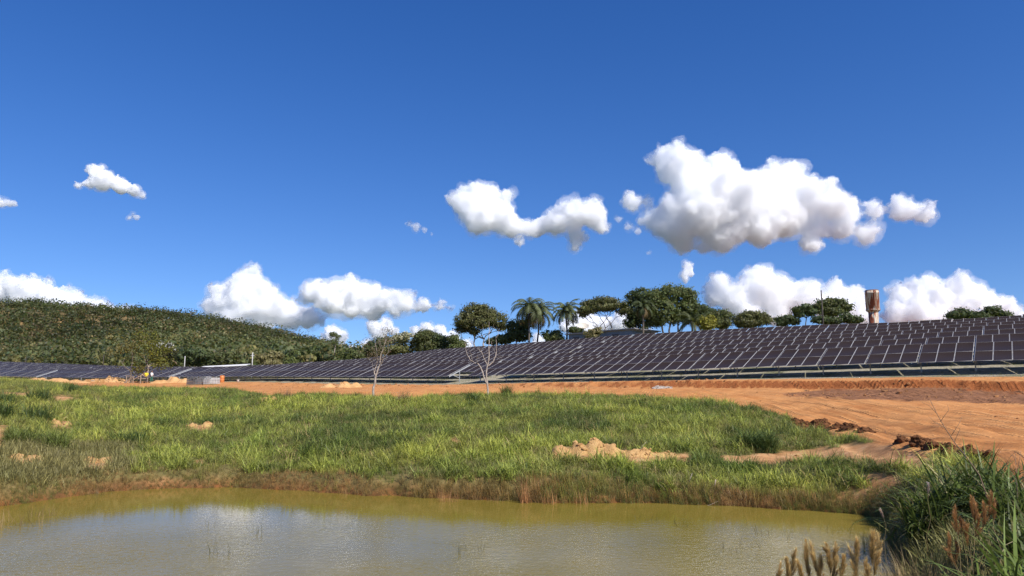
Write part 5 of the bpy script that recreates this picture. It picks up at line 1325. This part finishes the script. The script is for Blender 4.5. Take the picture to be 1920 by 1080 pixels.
def lathe_thing(name, label, cat, px, py, depth, prof, mat, part='shell'):
    g = ground_at(px, py, depth); root = empty(name, g); tag(root, label, cat); m = MB(); m.lathe(prof, sides=16); m.build(part, mat, root, True)
    return root
rt = lathe_thing('barrel', 'orange barrel behind the near-white block stack', 'barrel', 416, 716, 100, [(0.28, 0), (0.3, 0.05), (0.3, 0.28), (0.315, 0.3), (0.3, 0.33), (0.3, 0.6), (0.315, 0.62), (0.3, 0.66), (0.3, 0.86), (0.27, 0.9)], MAT_BARREL)
m = MB(); m.lathe([(0.26, 0.9), (0.26, 0.92), (0.05, 0.925)], sides=16); m.build('lid', MAT_BARREL, rt, True)
rt = lathe_thing('bucket', 'small white bucket on the grass right of the stacked blocks', 'bucket', 446, 718, 98, [(0.12, 0), (0.16, 0.3), (0.17, 0.32), (0.155, 0.32), (0.12, 0.03)], MAT_WHITE)
m = MB(); m.tube([(0.16 * math.cos(t), 0, 0.3 + 0.16 * math.sin(t)) for t in np.linspace(0, math.pi, 9)], np.full(9, 0.008), 5); m.build('handle', MAT_STEEL, rt)
# low unfinished block footing
for i, (px, w, h, lab) in enumerate([(165, 0.55, 0.4, 'pale block pier of the unfinished footing, left one'), (181, 0.45, 0.55, 'pale block pier of the unfinished footing, middle one'), (191, 0.5, 0.5, 'pale block pier of the unfinished footing, right one')]):
    g = ground_at(px, 721, 101); root = empty('block_pier', g); tag(root, lab, 'pier', 'unfinished footing')
    n_ = max(2, int(h / 0.19))
    for z in range(n_): m = MB(); m.box((rng.normal(0, 0.02), 0, (z + 0.5) * h / n_), (w, 0.3, h / n_ - 0.012)); m.build('block', MAT_SAND, root)
g = ground_at(173, 721, 101.6); root = empty('lintel_plank', g); tag(root, 'brown plank laid behind the unfinished footing', 'plank'); m = MB(); m.box((0, 0, 0.22), (1.7, 0.1, 0.14)); m.build('board', MAT_PLANK, root)
for sx in (-0.6, 0.6): m = MB(); m.box((sx, 0, 0.074), (0.12, 0.12, 0.146)); m.build('block', MAT_PLANK, root)
# trestle with slanting planks
g = ground_at(243, 722, 102); root = empty('plank_trestle', g); tag(root, 'weathered trestle with slanting planks left of the workers', 'trestle')
k_ = 102 / FPX
for a_, b_ in (((-0.85, 0, 0.0), (0.35, 0, 0.95)), ((-0.55, -0.35, 0.0), (0.75, -0.35, 0.9)), ((0.1, 0.3, 0.35), (1.5, 0.3, 1.15))):
    m = MB(); m.beam(a_, b_, 0.14, 0.05); m.build('plank', MAT_PLANK, root)
for x_, h_ in ((-0.3, 1.0), (0.3, 0.9), (-0.3, 0.95), (1.4, 1.1)):
    m = MB(); m.box((x_, rng.uniform(-.4, .4), h_ / 2 - 0.05), (0.08, 0.08, h_)); m.build('leg', MAT_PLANK, root)
m = MB(); m.box((-0.25, 0, 1.0), (0.6, 0.5, 0.06)); m.build('top', MAT_PLANK, root)
m = MB(); m.beam((0.3, 0.42, 0.62), (2.0, 0.42, 0.66), 0.1, 0.08); m.build('rail', MAT_PLANK, root)

def skin_mesh(name, verts, edges, radii, rootv=0, sub=2):
    me = bpy.data.meshes.new(name); me.from_pydata(verts, edges, [])
    o = bpy.data.objects.new('tmp_' + name, me); COL.objects.link(o)
    sk = o.modifiers.new('skin', 'SKIN'); sk.use_smooth_shade = True
    for i, r in enumerate(radii):
        sv = me.skin_vertices[0].data[i]; sv.radius = (r, r) if np.isscalar(r) else r; sv.use_root = (i == rootv)
    ss = o.modifiers.new('sub', 'SUBSURF'); ss.levels = sub
    dg = bpy.context.evaluated_depsgraph_get(); out = bpy.data.meshes.new_from_object(o.evaluated_get(dg))
    bpy.data.objects.remove(o); out.name = name; out.polygons.foreach_set('use_smooth', [True] * len(out.polygons)); return out
MAT_SKIN = plain('skin', (0.22, 0.12, 0.075), 0.6, 0, 0.1); MAT_HAIR = plain('dark_hair', (0.02, 0.016, 0.013), 0.6)
def person(label, px, depth, rz, shirt, trousers, pose, scale=1.0, py=722):
    g = ground_at(px, py, depth); root = empty('person', g, rz); root.scale = (scale,) * 3; tag(root, label, 'person', 'workers by the sapling')
    lean, step, reach = pose                         # forward lean of the trunk, stride, how far the hands reach forward
    def up(z, x=0.0): return (x, -lean * max(0, z - 0.95) , z - 0.35 * lean * max(0, z - 0.95))
    P = [up(0.97), up(1.15), up(1.38), up(1.5), up(1.58), up(1.68), up(1.78)]         # pelvis..head top
    V = list(P); E = [(0, 1), (1, 2), (2, 3), (3, 4), (4, 5), (5, 6)]; Rr = [(0.15, 0.11), (0.14, 0.1), (0.17, 0.11), (0.07, 0.065), (0.065, 0.07), (0.085, 0.1), (0.06, 0.07)]
    for sgn in (-1, 1):
        st = step * sgn; i0 = len(V)
        V += [(sgn * 0.09, 0, 0.9), (sgn * 0.11, -st * 0.5 - 0.03, 0.5), (sgn * 0.11, -st + 0.03, 0.09), (sgn * 0.12, -st - 0.13, 0.045)]
        E += [(0, i0), (i0, i0 + 1), (i0 + 1, i0 + 2), (i0 + 2, i0 + 3)]; Rr += [0.085, 0.062, 0.045, 0.04]
        sh = up(1.42, sgn * 0.19); el = (sgn * 0.26, sh[1] - reach * 0.25, sh[2] - 0.27); wr = (sgn * 0.22, sh[1] - reach * 0.55 - 0.05, sh[2] - 0.5 + reach * 0.15)
        i1 = len(V); V += [sh, el, wr]; E += [(2, i1), (i1, i1 + 1), (i1 + 1, i1 + 2)]; Rr += [0.06, 0.045, 0.033]
        dv = np.array(wr) - np.array(el); dv /= np.linalg.norm(dv)
        V.append(tuple(np.array(wr) + dv * 0.07)); E.append((i1 + 2, i1 + 3)); Rr.append((0.038, 0.022))
        for fi, (fx, fl) in enumerate(((-0.03, 0.07), (-0.01, 0.085), (0.01, 0.08), (0.03, 0.065))):
            b_ = len(V); q1 = np.array(wr) + dv * (0.07 + fl * 0.5) + np.array([fx, 0, 0]); q2 = np.array(wr) + dv * (0.07 + fl) + np.array([fx, -0.015, 0])
            V += [tuple(q1), tuple(q2)]; E += [(i1 + 3, b_), (b_, b_ + 1)]; Rr += [0.009, 0.008]
        b_ = len(V); V += [tuple(np.array(wr) + dv * 0.05 + np.array([-sgn * 0.045, -0.01, 0])), tuple(np.array(wr) + dv * 0.09 + np.array([-sgn * 0.055, -0.02, 0]))]; E += [(i1 + 2, b_), (b_, b_ + 1)]; Rr += [0.012, 0.009]
    body = skin_mesh('body', V, E, Rr, 0, 1)
    body.materials.append(MAT_SKIN); body.materials.append(shirt); body.materials.append(trousers); body.materials.append(MAT_HAIR)
    co = np.array([v.co[:] for v in body.vertices])
    for p in body.polygons:
        c = p.center; zz = c.z + 0.35 * lean * max(0, c.z - 0.95)
        hd = up(1.68)
        if zz > 1.72 or (zz > 1.62 and c.y > hd[1] + 0.03): p.material_index = 3
        elif zz > 1.46 and abs(c.x) < 0.13: p.material_index = 0
        elif zz > 0.98: p.material_index = 1 if not (abs(c.x) > 0.2 and zz < 1.2) else 0
        elif abs(c.x) > 0.19: p.material_index = 0
        elif c.z < 0.1: p.material_index = 3
        else: p.material_index = 2
    link_mesh('body', body, None, root)
    hd = np.array(up(1.68)); 
    for sx in (-0.033, 0.033):
        m = MB(); m.add(CLOD_V * 0.013 + hd + np.array([sx, -0.088, 0.015]), CLOD_F); m.build('eye', MAT_HAIR, root)
    m = MB(); m.add(CLOD_V * np.array([0.014, 0.022, 0.028]) + hd + np.array([0, -0.1, -0.01]), CLOD_F); m.build('nose', MAT_SKIN, root)
    for sx in (-1, 1): m = MB(); m.add(CLOD_V * np.array([0.012, 0.02, 0.032]) + hd + np.array([sx * 0.085, 0, 0]), CLOD_F); m.build('ear', MAT_SKIN, root)
    m = MB(); m.add(CLOD_V * np.array([0.028, 0.008, 0.006]) + hd + np.array([0, -0.09, -0.05]), CLOD_F); m.build('mouth', plain('lips', (0.2, 0.07, 0.05), 0.5), root)
    return root
person('worker in a yellow shirt and dark trousers standing by the sapling', 273, 104, 0.5, plain('yellow_shirt', (0.75, 0.6, 0.03), 0.8), plain('dark_trousers', (0.05, 0.045, 0.05), 0.9), (0.15, 0.12, 0.6))
person('worker in a white shirt and green trousers right of the yellow shirt', 283, 104.5, 1.4, plain('white_shirt', (0.75, 0.74, 0.72), 0.8), plain('green_trousers', (0.03, 0.16, 0.11), 0.9), (0.05, 0.06, 0.2))
person('worker in a tan shirt and black trousers bending at the trestle', 261, 103, 1.9, plain('tan_shirt', (0.42, 0.3, 0.2), 0.8), plain('black_trousers', (0.02, 0.02, 0.025), 0.9), (0.75, 0.2, 0.8), 0.95)

# odds and ends on the slope and the shore
def stick(label, pts, depth, r0, r1, mat, name='dead_branch', group='dead branches lying about'):
    p0 = at(*pts[0], depth); z0 = terr(p0[0], p0[1])[0]; base = np.array([p0[0], p0[1], z0]); root = empty(name, base); tag(root, label, 'branch', group)
    P = np.array([at(x, y, depth) for x, y in pts]) - np.array([p0[0], p0[1], p0[2]]); P[:, 2] = np.maximum(P[:, 2], 0.02)
    m = MB(); m.tube(P, np.linspace(r0, r1, len(P)), 6); m.build('wood', mat, root, True)
stick('dark stick lying in the grass above the sandy heap', [(1155, 799), (1175, 797), (1195, 796)], 32, 0.03, 0.02, MAT_BARK)
stick('pale dry twig standing in the grass right of the sandy heap', [(1196, 848), (1204, 834), (1212, 826)], 24.6, 0.014, 0.005, MAT_PALE)
stick('pale broken stalk on the shore below the dark tussocks', [(1291, 912), (1295, 900), (1298, 892)], 20.6, 0.012, 0.006, MAT_PALE)
stick('pale forked stub on the far shore', [(1340, 925), (1341, 915), (1342, 906)], 20.0, 0.02, 0.016, MAT_PALE)
stick('pale stick lying at the water edge right of the forked stub', [(1318, 940), (1332, 934), (1345, 928)], 19.5, 0.014, 0.008, MAT_PALE)
stick('pale curled stem on the near right bank', [(1742, 1040), (1750, 1035), (1758, 1045), (1755, 1060)], 8.6, 0.006, 0.004, MAT_PALE)
# ------------------------------------------------------------------ clouds
def cloud_mat(name, density, aniso=0.1):
    n = NT(name)
    v = n.n('ShaderNodeVolumeScatter', {'Color': (0.986, 0.992, 1.0), 'Density': density, 'Anisotropy': aniso})
    n.t.links.new(v.outputs[0], n.out.inputs['Volume'])
    return n.m

def cloud(label, blobs, dist, tau=3.0, seed=1, voxel=2.2, rough=1.0, kids=13, flat=None):
    """blobs: (px, py, radius in px) of the main billows; smaller billows grow on them"""
    r_ = np.random.default_rng(seed)
    k = dist / FPX                                   # metres per pixel at that distance
    c0 = at(np.mean([b[0] for b in blobs]), np.mean([b[1] for b in blobs]), dist)
    sph = []
    for (px, py, rp) in blobs:
        p = at(px, py, dist) + np.array([0, r_.normal(0, 0.35) * rp * k, 0])
        sph.append((p, rp * k * 1.04, 0))
    gen = list(sph)
    for g in (1, 2):
        nxt = []
        for (p, rad, _) in gen:
            nk = kids if g == 1 else 7
            for _i in range(nk):
                d = r_.normal(size=3); d[2] += 0.35 * (1 if g == 1 else 1.2); d /= np.linalg.norm(d)
                if d[2] < -0.45: d[2] *= 0.3
                rr = rad * r_.uniform(0.24, 0.5)
                nxt.append((p + d * rad * r_.uniform(0.78, 1.0), rr, g))
        sph += nxt; gen = nxt
    def hull(scale, vox, disp, mid):
        V = np.concatenate([ICO_V * s[1] * scale + (s[0] - c0) for s in sph])
        F = np.concatenate([ICO_F + i * len(ICO_V) for i in range(len(sph))])
        me = fast_mesh('cloud', V / k, F, 3)
        tmp = bpy.data.objects.new('cloud_tmp', me); COL.objects.link(tmp)
        rm = tmp.modifiers.new('remesh', 'REMESH'); rm.mode = 'VOXEL'; rm.voxel_size = vox
        for sz, st, ty in disp:
            tx = bpy.data.textures.new('billow', 'CLOUDS'); tx.noise_scale = sz; tx.noise_depth = 3; tx.noise_type = ty
            dm = tmp.modifiers.new('d', 'DISPLACE'); dm.texture = tx; dm.texture_coords = 'LOCAL'; dm.strength = st; dm.mid_level = mid
        dg = bpy.context.evaluated_depsgraph_get()
        me2 = bpy.data.meshes.new_from_object(tmp.evaluated_get(dg))
        bpy.data.objects.remove(tmp); bpy.data.meshes.remove(me)
        co = np.empty(len(me2.vertices) * 3, np.float32); me2.vertices.foreach_get('co', co)
        me2.vertices.foreach_set('co', co * k); me2.update(); me2.materials.clear()
        return me2
    small = np.mean([b[2] for b in blobs]) < 17
    q = 0.55 if small else 1.0
    rm_ = np.mean([b[2] for b in blobs]) * k
    root = empty('cloud', c0); tag(root, label, 'cloud', 'cumulus clouds')
    link_mesh('billows', hull(0.97, voxel, ((30.0, 15.0 * q, 'HARD_NOISE'), (12.0, 9.0 * q, 'HARD_NOISE'), (4.2, 6.5 * q, 'HARD_NOISE')), 0.42), cloud_mat('cloud_air', tau / rm_), root)
    link_mesh('veil', hull(1.05, voxel * 1.8, ((40.0, 26.0 * q, 'SOFT_NOISE'), (14.0, 16.0 * q, 'SOFT_NOISE'), (5.5, 7.0 * q, 'SOFT_NOISE')), 0.5), cloud_mat('cloud_veil', 0.13 * tau / rm_), root)
    return root

CLOUDS = [
 ('largest white cumulus cloud, high above the water tower and field',
  [(1262,318,40),(1290,350,42),(1245,300,26),(1335,345,42),(1352,310,24),(1310,395,60),(1270,420,46),(1285,455,24),(1385,385,58),(1350,440,40),(1440,365,48),(1485,335,30),(1470,400,52),(1520,375,38),(1555,385,34),(1420,430,40),(1185,380,20),(1212,378,12),(1520,455,22),(1530,430,24),(1580,425,26),(1625,440,22),(1590,395,26),(1640,395,20),(1690,397,24),(1730,400,24),(1320,465,16)], 6500, 3.6),
 ('white two-humped cumulus cloud left of the largest cloud',
  [(870,385,28),(905,375,32),(915,400,38),(950,368,16),(895,420,28),(960,425,24),(1000,430,20),(1040,420,28),(1075,405,30),(1110,405,28),(1125,425,18),(1080,440,18),(1078,462,13),(975,453,10),(940,405,28),(1010,425,20)], 6200, 3.2),
 ('small lone white cloud high above the wooded hill',
  [(180,325,16),(200,340,20),(225,348,17),(250,357,13),(150,350,8),(268,368,7),(168,345,10)], 5200, 3.5),
 ('tiny pale cloud scrap cut by the left edge of the photo',
  [(-8,376,12),(12,380,10),(28,383,6)], 5200, 1.4),
 ('tiny faint cloud scrap below the small lone cloud',
  [(248,405,6),(256,408,5),(243,407,4)], 5200, 0.8),
 ('tall white cumulus cloud rising at the end of the wooded hill',
  [(470,520,22),(455,540,28),(485,545,28),(420,560,32),(465,570,34),(500,575,36),(400,580,22),(540,595,28),(440,600,26),(490,605,24),(575,598,22),(600,600,14),(440,528,14)], 9000, 3.6),
 ('long white cumulus bank above the slender lone tree',
  [(595,550,26),(630,545,26),(660,550,28),(690,560,26),(625,570,26),(720,565,24),(760,568,20),(795,572,16),(825,576,11),(845,579,7),(660,580,20),(700,586,20),(580,560,16),(740,588,12)], 8600, 4.0),
 ('white cumulus bank rising behind the ridge of the wooded hill',
  [(-30,545,32),(15,545,30),(55,550,30),(95,558,28),(130,572,28),(170,582,24),(205,585,18),(240,590,18),(268,595,14)], 10000, 3.6),
 ('broad white cumulus cloud behind the bare utility pole',
  [(1348,530,20),(1345,555,24),(1380,565,32),(1425,515,24),(1440,545,38),(1400,590,26),(1475,555,34),(1510,560,32),(1460,590,28),(1570,545,22),(1555,575,32),(1590,580,28),(1615,595,24),(1395,530,14),(1605,555,18)], 9500, 3.6),
 ('white cumulus cloud right of the water tower',
  [(1690,555,22),(1735,540,24),(1755,560,36),(1790,535,22),(1800,570,38),(1840,575,32),(1880,580,24),(1905,592,16),(1680,590,26),(1715,590,26),(1760,600,26),(1840,550,16)], 10000, 3.6),
 ('small upright cloud puff right of the tallest round tree',
  [(1291,500,11),(1287,512,10),(1294,512,8),(1285,525,7)], 9000, 2.0),
 ('small white cloud behind the slender lone tree',
  [(625,628,16),(640,630,14),(612,638,12),(632,645,14),(590,648,10)], 12000, 3.6),
 ('small white cloud right of the slender lone tree',
  [(700,612,14),(725,610,14),(712,622,16),(740,622,10),(690,650,10),(672,660,8)], 12000, 3.6),
 ('low white cloud left of the round-topped umbrella tree',
  [(800,618,15),(825,625,14),(780,622,12),(850,632,12),(842,645,14),(870,650,14),(812,640,14)], 12000, 3.5),
 ('low white cloud behind the lone feather palm',
  [(1010,640,14),(1060,612,14),(1095,600,20),(1110,612,22),(1080,618,16),(1140,610,18),(1165,605,20),(1185,620,14),(1215,625,12)], 12000, 4.0),
 ('faint cloud wisp left of the two-humped cloud',
  [(768,420,7),(782,426,9),(795,432,6),(810,440,4)], 6200, 0.45),
 ('faint torn wisp between the two high clouds',
  [(1160,412,8),(1178,425,9),(1195,432,8),(1216,474,7)], 6400, 0.5),
 ('low pale cloud strip along the hill foot',
  [(520,640,10),(550,637,9),(575,640,9),(600,655,12),(640,665,10),(700,660,12),(660,660,10)], 14000, 2.0),
]
for i, (lab, bl, dist, tau) in enumerate(CLOUDS):
    cloud(lab, bl, dist, tau, seed=40 + i, voxel=2.2 if i in (0, 1, 5, 6, 7, 8, 9) else 1.3)
